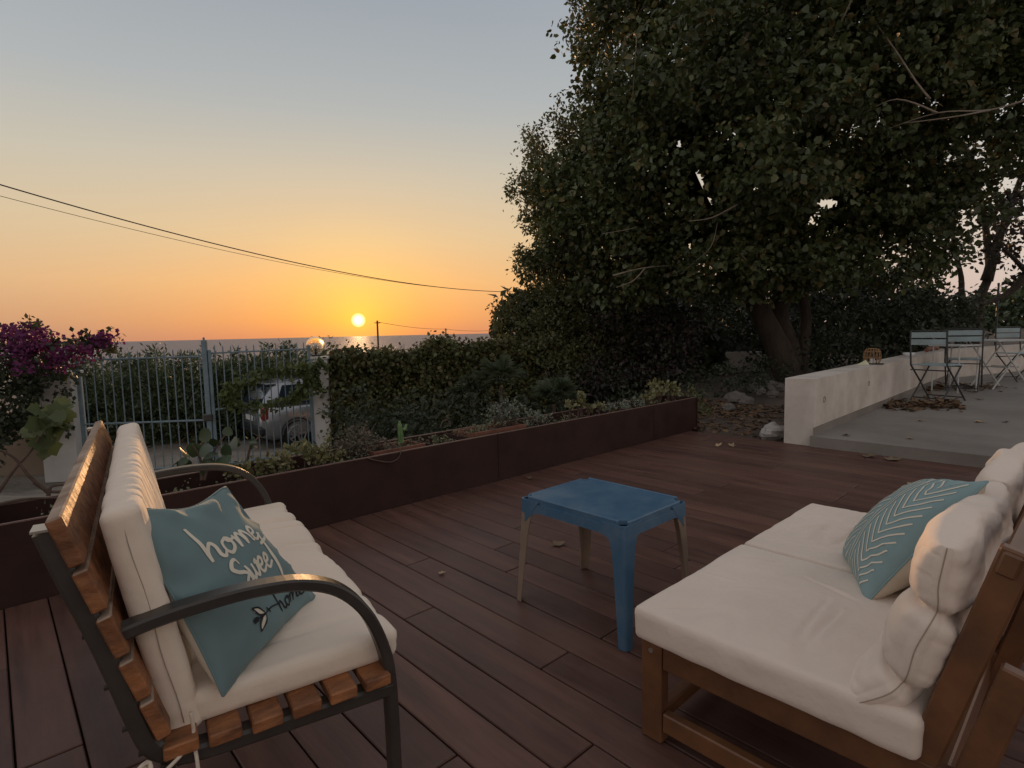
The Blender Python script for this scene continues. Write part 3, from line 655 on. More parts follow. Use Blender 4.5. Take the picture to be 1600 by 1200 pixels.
for i, (xo, lab, wr) in enumerate(((0, 'nearest smooth cream seat cushion on the low wooden lounge chairs', wr_flat), (.672, 'far creased cream seat cushion on the low wooden lounge chairs', wr_flat2))):
    cushion('seat_cushion', (1.590 + xo, .555, .330 - .001 * i), ((1, 0, 0), (0, 1, 0), (0, 0, 1)), (.328, .330, .046), .017, .010, M_beige, lab, wr=wr, ns=(190, 190, 8),
            seam=[[(-.3285, -.31, z) for z in np.linspace(-.03, .03, 5)]])
    # back cushion of three padded rolls
    nuR, nvR = 130, 260
    SPP = spline([(.345, .350), (.262, .425), (.236, .52), (.208, .60), (.206, .655), (.196, .735)], 20); SL = np.concatenate([[0], np.cumsum(np.linalg.norm(np.diff(SPP, axis=0), axis=1))]); SL /= SL[-1]
    def spine(v): return np.column_stack([np.interp(v, SL, SPP[:, 0]), np.interp(v, SL, SPP[:, 1])])
    uu = np.sin(np.linspace(-1, 1, nuR) * math.pi / 2); tt = np.linspace(0, 2 * math.pi, nvR, endpoint=False); UU, TT = np.meshgrid(uu, tt, indexing='ij'); UU, TT = UU.ravel(), TT.ravel()
    VV = .5 - .5 * np.cos(TT); fs = np.sin(TT)                       # round the section: the front goes up, the back comes down
    J1, J2 = .27, .66                                                  # the two stitched tuft lines
    pin = np.exp(-((VV - J1) / .030) ** 2) + np.exp(-((VV - J2) / .030) ** 2)
    lobq = np.where(VV < J1, np.sin(np.pi * np.clip(VV / J1, 0, 1) * .8 + .2 * np.pi), np.where(VV < J2, np.sin(np.pi * (VV - J1) / (J2 - J1)), np.sin(np.pi * np.clip((VV - J2) / (1 - J2), 0, 1) * .8)))
    lobq = np.clip(lobq, 0, 1) ** .5
    endf = np.clip(1 - np.abs(UU) ** 14, 0, 1) ** .30
    sq = np.sign(fs) * np.abs(fs) ** .42
    q = np.column_stack([UU * 4, VV * 8, fs * 2 + i * 9])
    cr1 = np.exp(-(vn(np.column_stack([UU * 6 + VV * 3, VV * 10, fs * 1.5 + i]), 1, 75) / .15) ** 2) * (.30 + .7 * np.clip(pin * 1.6, 0, 1))
    tuft = 1 + .10 * np.cos(UU * 3 * math.pi) * (1 - pin)
    th_f = (np.where(fs > 0, .044 + .020 * lobq, .040 + .012 * lobq) - .016 * pin) * tuft
    wv = .005 * vn(q, 1, 71) + .003 * vn(q, 2.4, 72) - .0055 * cr1
    sp = spine(VV); tg = unit(spine(np.clip(VV + .02, 0, 1)) - spine(np.clip(VV - .02, 0, 1))); nf2 = np.column_stack([tg[:, 1], -tg[:, 0]])
    off = sq * endf * (th_f + wv)
    top = .020 * np.cos(UU * 3.2 + 1.1) * ss(.7, 1, VV) + .012 * vn(np.column_stack([UU * 3, UU * 0, UU * 0 + i]), 1, 79) * ss(.5, 1, VV)
    Vv = np.column_stack([1.590 + xo + UU * (.316 + .012 * lobq * (1 - .5 * np.abs(sq) * (np.abs(UU) < .999)) - .014 * pin - .004 * cr1 * (np.abs(UU) < .999)), sp[:, 0] + nf2[:, 0] * off, sp[:, 1] + nf2[:, 1] * off + top])
    o = add_obj('back_cushion', Vv, grid_faces(nuR, nvR, 0, True), M_beige, None, True)
    tag(o, ('near cream back cushion stitched into three rolls behind the leaf striped pillow', 'far cream back cushion stitched into rolls on the rear lounge chair')[i], 'cushion')
    k0_ = np.arange(4, nvR // 2 - 4); P = (Vv[k0_] + Vv[(nvR - k0_) % nvR]) / 2; P[:, 0] = np.minimum(Vv[k0_, 0], Vv[(nvR - k0_) % nvR, 0])
    e1 = Vv[:nvR]
    cap_x = e1[:, 0].mean(); sm = MB(); sm.tube(np.column_stack([np.full(len(k0_), 0.0) + P[:, 0] - .0008, P[:, 1], P[:, 2]]), .0012, 5); sm.build('seam', M_seam, o, True)

ph = Pillow([(2.06, .600, .372), (1.725, .440, .372), (1.800, .205, .745), (2.09, .370, .665)], .085, .025, .0, 13, .003, 1.35)
pil2 = build_pillow(ph, 'throw_pillow', M_teal2, M_cback, 'light teal pillow with cream leaf stripes leaning on the rolled back cushion')
mb = MB()
for u in (.545, .585): ph.ribbon(mb, [(u, .03), (u, .5), (u, .97)], .010, taper=False, n=14)
for i in range(14):
    v = -.05 + .075 * i
    for u0, ul, ur in ((.775, .625, .935), (.30, .10, .50)):
        arms = [[(u0 + (ue - u0) * t, v + .17 * t) for t in np.linspace(0, 1, 9)] for ue in (ul, ur)]
        for arm in arms:
            arm = [q for q in arm if .03 < q[1] < .965]
            if len(arm) > 2: ph.ribbon(mb, arm, .011, taper=False, n=3)
mb.build('leaf_print', M_print, pil2, True)

# ------------------------------------------------------------------ blue plastic table
TX, TY, HX, HY, TZ = 1.815, 1.425, .212, .268, .455
tbl = thing('plastic_table', (TX, TY, 0), 'blue plastic side table with three faded beige legs and one blue leg', 'table')
def notch(hx, hy, r):
    P = []
    for sx_, sy_, a0 in ((1, 1, 0), (-1, 1, 90), (-1, -1, 180), (1, -1, 270)):
        cx, cy = sx_ * hx, sy_ * hy
        a1 = {0: 270, 90: 0, 180: 90, 270: 180}[a0]
        for t in range(7):
            a = D2R(a1 - 90 * t / 6); P.append((TX + cx + r * math.cos(a), TY + cy + r * math.sin(a)))
    return P
top = MB(); top.prism(notch(HX - .012, HY - .012, .034), TZ - .016, TZ); top.build('table_top', M_blue, tbl)
rm = MB()
for s in (-1, 1):
    rm.box((TX + s * (HX - .014), TY, TZ - .012), (.012, 2 * HY - .074, .036), None, .004); rm.box((TX, TY + s * (HY - .014), TZ - .014), (2 * HX - .074, .012, .030), None, .004)
rm.build('raised_rim', M_blue, tbl)
sk = MB(); sk.box((TX, TY, TZ - .026), (2 * HX - .010, 2 * HY - .010, .008), None, .003)
for s in (-1, 1):
    for ax_ in (0, 1):
        hl = (HX, HY)[1 - ax_]; n = 28; V = []
        for i in range(n + 1):
            u = -1 + 2 * i / n; e = max(0, abs(u) - .62) / .38; zb = TZ - .055 - .05 * e ** 2.2
            for z in (TZ - .020, zb):
                bow = .012 * (TZ - z) / .05
                p = [0, 0]; p[1 - ax_] = u * (hl - .03); p[ax_] = s * ((HX, HY)[ax_] - .004 + bow * .3); V.append((TX + p[0], TY + p[1], z))
                p[ax_] -= s * .005; V.append((TX + p[0], TY + p[1], z))
        F = []
        for i in range(n):
            a = i * 4; b = a + 4; F += [(a, b, b + 2, a + 2), (a + 1, a + 3, b + 3, b + 1), (a + 2, b + 2, b + 3, a + 3), (a, a + 1, b + 1, b)]
        sk.add(V, F)
sk.build('skirt', M_blue, tbl)
def leg_piece(sx_, sy_, zs, name, mt):
    V = []; F = []
    for z in zs:
        k = 1 - z / TZ; L_ = .036 + .026 * (1 - k) + .058 * math.exp(-k * 10); off = .024 * k; r = .018
        if mt is M_grleg: L_ -= .003; off -= .002
        cx, cy = TX + sx_ * (HX + off - .002), TY + sy_ * (HY + off - .002)
        prof = [(L_, 0)] + [(r - r * math.sin(t), r - r * math.cos(t)) for t in np.linspace(0, math.pi / 2, 6)] + [(0, L_)]
        inner = [(a + .005 if a < L_ else a, b + .005 if b < L_ else b) for a, b in prof][::-1]
        inner[0] = (.005, L_); inner[-1] = (L_, .005)
        for a, b in prof + inner: V.append((cx - sx_ * a, cy - sy_ * b, z))
    m_ = len(V) // len(zs)
    for i in range(len(zs) - 1):
        for j in range(m_): F.append((i * m_ + j, i * m_ + (j + 1) % m_, (i + 1) * m_ + (j + 1) % m_, (i + 1) * m_ + j))
    F.append(tuple(range(m_))); F.append(tuple(range((len(zs) - 1) * m_, len(zs) * m_)))
    return add_obj(name, V, F, mt, tbl)
for sx_, sy_ in ((-1, -1), (-1, 1), (1, 1), (1, -1)):
    lo_ = [TZ - .10, TZ - .15, TZ - .22, TZ - .30, TZ - .38, 0]; hi_ = [TZ - .010, TZ - .02, TZ - .035, TZ - .05, TZ - .065]
    if (sx_, sy_) == (-1, -1): leg_piece(sx_, sy_, hi_ + lo_, 'leg', M_blue)['label'] = 'blue front leg'
    else: leg_piece(sx_, sy_, hi_, 'corner', M_blue); leg_piece(sx_, sy_, [TZ - .058] + lo_, 'leg', M_grleg)

# ------------------------------------------------------------------ gate, pillars, globe
def leaf_gate(p0, d0, p1, d1, ztop, zmid, zbot, ztip, nb, label, postmid):
    A0 = fp(p0, d0, 0)[:2]; A1 = fp(p1, d1, 0)[:2]; dirv = np.array([*(A1 - A0), 0]); Lg = np.linalg.norm(dirv); dirv /= Lg
    R = np.column_stack([dirv, np.cross([0, 0, 1], dirv), [0, 0, 1]])
    t = thing('metal_gate', (*((A0 + A1) / 2), zbot), label, 'gate', 'leaves of the driveway gate')
    at = lambda s, z: np.array([*(A0 + (A1 - A0) * s), z])
    for z0, z1, h in (*(((ztop[0], ztop[1], .028),)), (zmid[0], zmid[1], .032), (zbot, zbot, .04)):
        V0, V1 = at(0, z0), at(1, z1); MB().tube([V0, V1], h / 2, 6).build('rail', M_gate, t)
    for i in range(nb):
        s = (i + .7) / (nb + .4); zt = ztip[0] + (ztip[1] - ztip[0]) * s
        p = at(s, 0); m = MB(); m.tube([p + [0, 0, zbot + .01], p + [0, 0, zt - .03], p + [0, 0, zt]], [.0095, .0095, .002], 6); m.build('bar', M_gate, t)
    for s, zt in ((0.0, ztip[0] - .06), (1.0, ztip[1] - .06)):
        wd = .05
        if s == 1.0 and postmid: wd = .075; zt = 1.13
        MB().box(at(s, (zbot - .05 + zt) / 2), (wd, wd, zt - zbot + .05), R, .006).build('stile', M_gate, t)
        if s == 1.0 and postmid:
            MB().lathe([(.0, .05), (.014, .045), (.02, .03), (.014, .012), (.03, 0)], at(s, zt), 10).build('finial', M_gate, t)
            MB().box(at(s, -.13) - np.cross([0, 0, 1], dirv) * .05, (.13, .07, .10), R, .008).build('lock_box', M_metal, t)
    return t
leaf_gate(122, 8.8, 322, 9.2, (.866, .869), (-.147, -.177), -.93, (.985, 1.0), 14, 'left leaf of the blue grey barred gate beside the magenta bush', True)
leaf_gate(329, 9.22, 484, 10.2, (.917, .934), (-.013, .02), -.94, (1.03, 1.06), 13, 'right leaf of the blue grey barred gate in front of the parked car', False)
gl = thing('gate_pillar', fp(500, 10.35, -1.2), 'white gate pillar right of the gate half covered by ivy', 'pillar')
RG = rotz(math.atan2(-ST, CT) + .25)
MB().box(fp(500, 10.4, -.23), (.31, .31, 1.95), RG, .01).build('shaft', M_pillar, gl)
MB().box(fp(500, 10.4, .763), (.36, .36, .05), RG, .008).build('cap', M_pillar, gl)
pl_ = thing('gate_pillar', fp(92, 8.72, -1.2), 'white gate pillar left of the gate under the magenta bush', 'pillar')
MB().box(fp(92, 8.85, -.28), (.46, .40, 1.85), RG, .01).build('shaft', M_pillar, pl_)
MB().box(fp(92, 8.85, .67), (.52, .46, .05), RG, .008).build('cap', M_pillar, pl_)
tw = thing('boundary_wall', fp(0, 8.9, -1.2), 'tan rendered boundary wall left of the gate under the purple bush', 'wall')
MB().box(fp(-60, 9.02, -.66), (2.55, .22, 1.1), RG).build('body', M_tanwall, tw)
lamp = thing('globe_lamp', fp(495, 10.4, .788), 'clear glass globe lamp on the ivy covered gate pillar', 'lamp')
th_ = np.linspace(-1.25, math.pi / 2, 22); prof = [(.165 * math.cos(t), .19 + .165 * math.sin(t)) for t in th_]; prof += [(.157 * math.cos(t), .19 + .157 * math.sin(t)) for t in th_[::-1]]
c_ = fp(495, 10.4, .795)
MB().lathe(prof, c_, 36).build('globe', M_globe, lamp, True)
MB().lathe([(.0, .0), (.09, .0), (.09, .025), (.05, .04), (.02, .05), (.02, .14), (.0, .14)], fp(495, 10.4, .790), 16).build('base', M_metal, lamp)
MB().lathe([(.0, .0), (.022, .01), (.03, .05), (.02, .085), (0, .095)], fp(495, 10.4, .935), 12).build('bulb', M_dish, lamp, True)

# ------------------------------------------------------------------ parked car behind the gate
PHI = D2R(40); CH = RT * math.cos(PHI) + FW * math.sin(PHI); CS = -RT * math.sin(PHI) + FW * math.cos(PHI)     # heading, away side
cg = lp(-4.96, 12.8, -1.37)                                           # foot of the near rear wheel
def C3(x, y, z): return cg + CH * x + CS * y + np.array([0, 0, z])     # x forward of the rear axle, y towards the far side, z up
car = thing('parked_car', C3(1.3, .82, 0), 'silver hatchback parked outside the gate with its rear towards the deck', 'car')
def loft(secs, name, m, smooth=True, closed=True):
    n = len(secs[0]); V = [p for s in secs for p in s]; F = [(i * n + j, i * n + (j + 1) % n, (i + 1) * n + (j + 1) % n, (i + 1) * n + j) for i in range(len(secs) - 1) for j in range(n if closed else n - 1)]
    if closed: F += [tuple(range(n)), tuple(range((len(secs) - 1) * n, len(secs) * n))]
    return add_obj(name, V, F, m, car, smooth)
def sec(x, zb, zt, hw, rr=.1, mid=.82):
    cy = .82; P = []
    for y, z in ((-hw * .93, zb), (-hw, zb + .12), (-hw, (zb + zt) / 2), (-hw * .97, zt - rr), (-hw * .88, zt), (0, zt + .02), (hw * .88, zt), (hw * .97, zt - rr), (hw, (zb + zt) / 2), (hw, zb + .12), (hw * .93, zb)): P.append(C3(x, cy + y, z))
    return P
loft([sec(-.76, .42, .62, .66), sec(-.72, .30, .95, .80), sec(-.55, .24, 1.0, .87), sec(.2, .22, 1.0, .885), sec(1.3, .22, .98, .885), sec(2.2, .22, .95, .88), sec(2.9, .24, .86, .86), sec(3.25, .28, .74, .78), sec(3.36, .36, .62, .66)], 'body', M_carpaint)
def gsec(x, z0, z1, hb, ht):
    P = []
    for y, z in ((-hb, z0), (-(hb + ht) / 2 - .01, (z0 + z1) / 2), (-ht, z1 - .05), (-ht + .12, z1), (0, z1 + .025), (ht - .12, z1), (ht, z1 - .05), ((hb + ht) / 2 + .01, (z0 + z1) / 2), (hb, z0)): P.append(C3(x, .82 + y, z))
    return P
loft([gsec(-.72, .94, .985, .78, .72), gsec(-.62, .96, 1.20, .79, .68), gsec(-.42, .97, 1.43, .80, .63), gsec(-.15, .97, 1.52, .81, .62), gsec(.5, .97, 1.57, .81, .62), gsec(1.2, .96, 1.54, .81, .62), gsec(1.75, .95, 1.34, .80, .66), gsec(2.25, .94, .99, .79, .72)], 'cabin', M_carpaint)
def pane(x0, x1, x2, x3, name='window'):                                # a side pane: two lower and two upper corners along the car
    for sgn in (-1, 1):
        hw = lambda z: .815 - (z - .97) * .30 + .012
        V = [C3(x, .82 + sgn * (hw(z)), z) for x, z in ((x0, 1.0), (x1, 1.0), (x3, 1.44), (x2, 1.44))]; V2 = [v - CS * sgn * .02 for v in V]
        add_obj(name, V + V2, [(0, 1, 2, 3), (4, 5, 6, 7), (0, 1, 5, 4), (1, 2, 6, 5), (2, 3, 7, 6), (3, 0, 4, 7)], M_carglass, car)
pane(-.42, .10, -.22, .12); pane(.16, .95, .18, .95); pane(1.01, 1.95, 1.01, 1.42)
V = [C3(x, .82 + y, z) for x, y, z in ((-.735, -.66, 1.02), (-.735, .66, 1.02), (-.46, .56, 1.42), (-.46, -.56, 1.42))]; V2 = [v + CH * .05 for v in V]
add_obj('rear_window', V + V2, [(0, 1, 2, 3), (4, 5, 6, 7), (0, 1, 5, 4), (1, 2, 6, 5), (2, 3, 7, 6), (3, 0, 4, 7)], M_carglass, car)
for x in (0, 2.55):
    for y in (.02, 1.62):
        tdir_ = CS; c = C3(x, y, .33); a = np.linspace(0, 2 * math.pi, 29)[:-1]
        wh = MB(); V = []
        for r, o in ((.20, -.07), (.30, -.085), (.33, -.05), (.33, .05), (.30, .085), (.20, .07)):
            for t in a: V.append(c + CH * r * math.cos(t) + np.array([0, 0, r * math.sin(t)]) + CS * o)
        wh.add(V, grid_faces(6, 28, 0, True)); w_o = wh.build('wheel', M_tyre, car, True)
        rim = MB(); sg = -1 if y < .5 else 1
        for t in range(5):
            an = 2 * math.pi * t / 5; e = CH * math.cos(an) + np.array([0, 0, math.sin(an)]); R = np.column_stack([e, np.cross(CS, e), CS]); rim.box(c + e * .11 + CS * sg * .075, (.20, .05, .02), R)
        rim.tube([c + CH * .195 * math.cos(t) + np.array([0, 0, .195 * math.sin(t)]) + CS * sg * .07 for t in a], .014, 6, closed=True); rim.build('rim', M_alloy, w_o)
        ac = MB(); ac.tube([C3(x, 0, 0) * 0 + C3(x, (-.072 if sg < 0 else 1.712), .33) + CH * .36 * math.cos(t) + np.array([0, 0, .36 * math.sin(t)]) for t in np.linspace(-.1, math.pi + .1, 18)], .018, 6); ac.build('wheel_arch', M_cardark, car)
for y, zt in ((.05, 0), (1.59, 0)):
    MB().box(C3(-.655, y, .84), (.16, .14, .30), np.column_stack([CH, CS, [0, 0, 1]]), .03).build('tail_light', M_red, car)
RC = np.column_stack([CH, CS, [0, 0, 1]])
MB().box(C3(-.70, .82, .45), (.22, 1.66, .22), RC, .06).build('bumper', M_cardark, car)
MB().box(C3(-.775, .82, .70), (.02, .52, .11), RC).build('number_plate', M_plate, car)
for y in (-.13, 1.77): MB().box(C3(1.62, y, 1.02), (.10, .18, .13), RC, .03).build('wing_mirror', M_carpaint, car)
MB().tube([C3(-.70, .5, 1.06), C3(-.73, .9, 1.075), C3(-.72, 1.2, 1.08)], .008, 5).build('wiper', M_cardark, car)
MB().box(C3(-.42, .82, 1.475), (.22, 1.12, .03), RC, .01).build('spoiler', M_carpaint, car)

# ------------------------------------------------------------------ foliage
def leaf_verts(P, dirs, nrm_, L_, W_, kind):
    n = len(P); s = unit(np.cross(dirs, nrm_)); nn = np.cross(s, dirs); L_ = L_[:, None]; W_ = W_[:, None]
    if kind == 'diamond':
        V = np.stack([P, P + dirs * L_ * .45 + s * W_ * .5 + nn * W_ * .14, P + dirs * L_, P + dirs * L_ * .45 - s * W_ * .5 + nn * W_ * .14], 1)
        i = np.arange(n) * 4; F = np.column_stack([np.concatenate([i, i]), np.concatenate([i + 1, i + 2]), np.concatenate([i + 2, i + 3])])
        return V.reshape(-1, 3), F
    V = np.stack([P, P + dirs * L_ * .18 + s * W_ * .46 + nn * W_ * .10, P + dirs * L_ * .58 + s * W_ * .42 + nn * W_ * .10, P + dirs * L_ - nn * L_ * .12,
                  P + dirs * L_ * .58 - s * W_ * .42 + nn * W_ * .10, P + dirs * L_ * .18 - s * W_ * .46 + nn * W_ * .10], 1)
    i = np.arange(n) * 6; F = np.concatenate([np.column_stack([i, i + 1, i + 2, i + 3]), np.column_stack([i, i + 3, i + 4, i + 5])])
    return V.reshape(-1, 3), F
def rdir(n): return unit(RNG.normal(size=(n, 3)))
def clumps(blobs, per_m2, spread, leaf_n, shell=.72, squash=.85, keep=None, rough=.16):
    """leaf bases gathered in clumps over and inside ellipsoids; returns positions and outward directions"""
    Ps, Os = [], []
    for c, r in blobs:
        c = np.asarray(c, float); r = np.broadcast_to(np.asarray(r, float), (3,)); nc = max(4, int(per_m2 * 4 * math.pi * r.mean() ** 2))
        d = rdir(nc); rad = np.where(RNG.random(nc) < shell, RNG.uniform(.80, 1.06, nc), RNG.uniform(.25, .8, nc))
        rad = rad * (1 + rough * vn(d * 2.3 + c[None], 1, 77) + .5 * rough * vn(d * 5.1 + c[None], 1, 78))
        cc = c + d * r * rad[:, None]
        k = RNG.poisson(leaf_n, nc) + 2; idx = np.repeat(np.arange(nc), k)
        off = np.clip(RNG.normal(size=(len(idx), 3)), -1.9, 1.9) * spread * RNG.uniform(.5, 1.3, nc)[idx][:, None]; off[:, 2] *= squash
        Ps.append(cc[idx] + off); Os.append(unit(d[idx] * .6 + unit(off) * .8))
    P = np.concatenate(Ps); O = np.concatenate(Os)
    if keep is not None: k = keep(P); P, O = P[k], O[k]
    return P, O
def leafmesh(name, P, O, size, aspect, kind, mt, parent, droop=.5, var=.35):
    n = len(P); L_ = size * RNG.uniform(1 - var, 1 + var, n); W_ = L_ * aspect
    d = unit(O * .6 + rdir(n) * 1.0 + np.array([0, 0, -droop])); nr = unit(rdir(n) * 1.0 + np.array([0, 0, .45]) + O * .35)
    V, F = leaf_verts(P, d, nr, L_, W_, kind); o = add_obj(name, V, F, mt, parent, False); o['kind'] = 'stuff'; return o
def limb(mb, pts, r0, r1, n=8, sub=5, wob=.03):
    P = spline(pts, sub); k = np.linspace(0, 1, len(P)); P = P + np.column_stack([vn(P * 1.7, 1, 5), vn(P * 1.7, 1, 6), k * 0]) * wob
    mb.tube(P, r0 + (r1 - r0) * k ** .8, n)
def pb(px, py, d, r): return (fp(px, d, zy(px, py, d)), r)

# big broad leaved tree
bt = thing('broad_leaved_tree', fp(1238, 11, -.05), 'huge broad leaved tree with a leaning double trunk behind the terrace wall', 'tree')
mb = MB()
Q = lambda px, py, d: fp(px, d, zy(px, py, d))
limb(mb, [Q(1240, 612, 11), Q(1225, 560, 11), Q(1195, 500, 10.9), Q(1160, 440, 10.6), Q(1110, 350, 10.2), Q(1060, 250, 9.8)], .30, .10, 12)
mb.build('trunk', M_bark, bt, True)
mb = MB(); limb(mb, [Q(1245, 610, 11.1), Q(1232, 540, 11.2), Q(1218, 480, 11.2), Q(1240, 380, 11.1), Q(1262, 280, 10.9), Q(1270, 130, 10.5)], .24, .10, 10); mb.build('trunk', M_bark, bt, True)
mb = MB(); limb(mb, [Q(1250, 600, 11.1), Q(1258, 500, 11.3), Q(1250, 420, 11.3), Q(1330, 300, 11), Q(1420, 200, 10.5)], .13, .06, 8)
for a, b, c in (((1180, 470, 10.8), (1060, 420, 10), (960, 400, 9.6)), ((1240, 380, 11.1), (1320, 340, 10.5), (1420, 330, 10)), ((1110, 350, 10.2), (1010, 260, 9.9), (930, 230, 9.6)), ((1262, 280, 10.9), (1180, 180, 10), (1100, 60, 9.4)), ((1250, 330, 11), (1150, 250, 9.8), (1080, 200, 9))):
    limb(mb, [Q(*a), Q(*b), Q(*c)], .07, .025, 6)
mb.build('limbs', M_bark, bt, True)
for pts in ([(1600, 165, 7.0), (1530, 185, 7.2), (1450, 190, 7.4), (1370, 215, 7.8)], [(1530, 185, 7.2), (1480, 195, 7.2), (1400, 205, 7.6)], [(1450, 190, 7.4), (1390, 170, 7.5), (1340, 190, 7.8)], [(1325, 5, 7.2), (1300, 60, 7.5), (1270, 110, 8)],
            [(960, 432, 8.8), (1010, 420, 9), (1075, 415, 9.4)], [(1010, 420, 9), (990, 440, 8.9), (965, 450, 8.8)], [(1440, 170, 7.4), (1380, 100, 7.6), (1350, 60, 7.7)], [(1150, 325, 8.2), (1110, 345, 8.3), (1075, 350, 8.4)]):
    mb = MB(); limb(mb, [Q(*p) for p in pts], .014, .005, 5); mb.build('bare_twig', M_twig, bt, True)
for i in range(4):
    px, py, dd = random.uniform(900, 1560), random.uniform(20, 430), random.uniform(7.4, 8.8); p0 = Q(px, py, dd); dr = unit(RNG.normal(size=3) + np.array([0, 0, -.15]) - FW * .4); l_w = random.uniform(.5, 1.1)
    p1 = p0 + dr * l_w * .5 + RNG.normal(size=3) * .12; p2 = p0 + dr * l_w + RNG.normal(size=3) * .22
    mb = MB(); limb(mb, [p0, p1, p2], .008, .0025, 5, 5, .03); mb.build('bare_twig', M_twig, bt, True)
blobs = [pb(1230, 150, 10.8, (3.0, 3.0, 2.6)), pb(1040, 110, 10.6, (1.35, 1.6, 1.8)), pb(1010, 300, 10.2, (1.3, 1.5, 1.2)), pb(1130, 330, 9.8, (1.5, 1.6, 1.0)), pb(1400, 170, 10.2, (2.4, 2.4, 2.2)), pb(1270, 330, 10.2, (1.7, 1.7, .9)),
         pb(1150, -80, 10.5, (2.4, 2.4, 1.9)), pb(985, 215, 10.8, (.75, 1, .85)), pb(1400, -60, 9.8, (2.8, 2.8, 2.0)), pb(1590, 60, 9.2, (1.6, 1.6, 1.7)), pb(930, 330, 10.8, (1.1, 1.2, 1.2)), pb(1120, 420, 9.4, (.9, .9, .42)), pb(1250, 420, 9.5, (.95, .9, .45)),
         pb(1400, 370, 10, (1.3, 1.3, .8)), pb(980, 420, 10, (.9, .9, .6)), pb(1180, 240, 8.6, (1.4, 1.4, 1.0)), pb(1090, 150, 8.8, (1.2, 1.2, 1.1)), pb(1350, 60, 8.4, (1.5, 1.5, 1.2))]
P, O = clumps(blobs, 6.0, .15, 58, shell=.8, rough=.20)
d_ = P @ FW; pxx = 800 + (P @ RT) / d_ * 882; pyy = 519.9 - .0223 * (pxx - 800) - (P[:, 2] - CAMH) / d_ * 882
hole = np.zeros(len(P), bool)
for hx, hy, rx, ry in ((1088, 290, 16, 28), (1105, 320, 10, 16), (1290, 322, 26, 12), (1470, 290, 10, 16), (1520, 250, 14, 20), (1565, 300, 20, 26), (1500, 345, 18, 22), (1060, 235, 8, 8), (1180, 300, 8, 6), (1010, 345, 7, 9), (1410, 295, 9, 8), (1540, 190, 12, 10), (1075, 385, 9, 7)): hole |= ((pxx - hx) / rx) ** 2 + ((pyy - hy) / ry) ** 2 < RNG.uniform(.35, 1.4, len(P))
nz = vn(P, .95, 91) + .5 * vn(P, 2.2, 92)
hole |= (nz < -.50) & (RNG.random(len(P)) < .8)
hole |= (d_ < 5.6)
P, O = P[~hole], O[~hole]; d_ = d_[~hole]
near_i = np.argsort(d_)[:300]; rest = np.ones(len(P), bool); rest[near_i] = False
leafmesh('crown', P[rest], O[rest], .088, .80, 'broad', M_leaf_big, bt, .35, .5)
lv, lf = leaf_verts(np.zeros((1, 3)), np.array([[1., 0, 0]]), np.array([[0, 0, 1.]]), np.array([.092]), np.array([.075]), 'broad')
lme = mesh_np('leaf', lv, lf)
M_leaf_one = mat('leaf_single', (.06, .088, .032), .55, noise=(9, .3), rand=.35, transl=.2); lme.materials.append(M_leaf_one)
b0 = ORG[bt.name]
for i in near_i:
    o = bpy.data.objects.new('leaf', lme); COL.objects.link(o); o.parent = bt
    d = unit(O[i] + RNG.normal(size=3) * .7 + np.array([0, 0, -.5])); z = unit(RNG.normal(size=3) * .8 + np.array([0, 0, .6]))
    o.matrix_local = Matrix.Translation(Vector(P[i] - b0)) @ Matrix([list(r) for r in frame_R(d, z)]).to_4x4()

def tree(name, label, cat, base, trunks, blobs, mt, size, aspect, kind, per=2.5, spread=.2, ln=45, group=None, r0=.12, droop=.3, keep=None, barkm=None, shell=.72):
    t = thing(name, base, label, cat, group)
    if trunks:
        for tr_ in trunks:
            mb = MB(); limb(mb, tr_, r0, r0 * .35, 8); mb.build('trunk', barkm or M_bark, t, True)
    P, O = clumps(blobs, per, spread, ln, shell=shell, keep=keep); leafmesh('crown', P, O, size, aspect, kind, mt, t, droop); return t
tree('evergreen_tree', 'dense fine leaved evergreen tree at the left edge of the tree mass', 'tree', fp(900, 13, -.3), [[fp(900, 13, -.3), Q(905, 520, 13), Q(890, 400, 13), Q(900, 250, 13)]],
     [pb(905, 290, 13, (1.25, 1.2, 1.5)), pb(868, 370, 12.8, (.85, .9, 1.0)), pb(950, 215, 13, (.85, 1.0, .9)), pb(872, 290, 12.9, (.5, .6, .45)), pb(890, 430, 12.6, (1.0, 1.0, .7)), pb(838, 305, 12.8, (.45, .5, .4)), pb(960, 400, 12.5, (1.0, 1.0, 1.0)), pb(842, 420, 12.7, (.4, .4, .45)), pb(960, 60, 12.5, (.8, .9, 1.0)), pb(985, -40, 12.5, (.9, .9, 1.0))],
     M_leaf_fine, .085, .5, 'diamond', 8.0, .13, 62, r0=.2)
tree('carob_bush', 'rounded evergreen bush standing out against the sunset at the hedge end', 'bush', fp(850, 12, -.6), [[fp(850, 12, -.6), Q(850, 560, 12), Q(840, 500, 12)]],
     [pb(815, 492, 12, (.55, .55, .38)), pb(860, 490, 11.8, (.75, .7, .6)), pb(850, 550, 11.6, (.9, .8, .6)), pb(930, 500, 11.8, (.9, .8, .8)), pb(905, 570, 11.5, (.9, .8, .6)), pb(790, 488, 12.1, (.2, .25, .15))], M_leaf_fine, .08, .5, 'diamond', 7.0, .11, 50, r0=.08)
tree('dark_shrub', 'dark shrub with a few dusty pink leaves between the carob bush and the trunk', 'bush', fp(990, 11.5, -.1), None,
     [pb(990, 500, 11.5, (1.0, .9, .8)), pb(1000, 580, 11, (1.0, .9, .6)), pb(1060, 540, 11, (.7, .8, .6)), pb(930, 600, 10.6, (.7, .7, .5))], M_leaf_purple, .085, .6, 'diamond', 6.0, .14, 52)
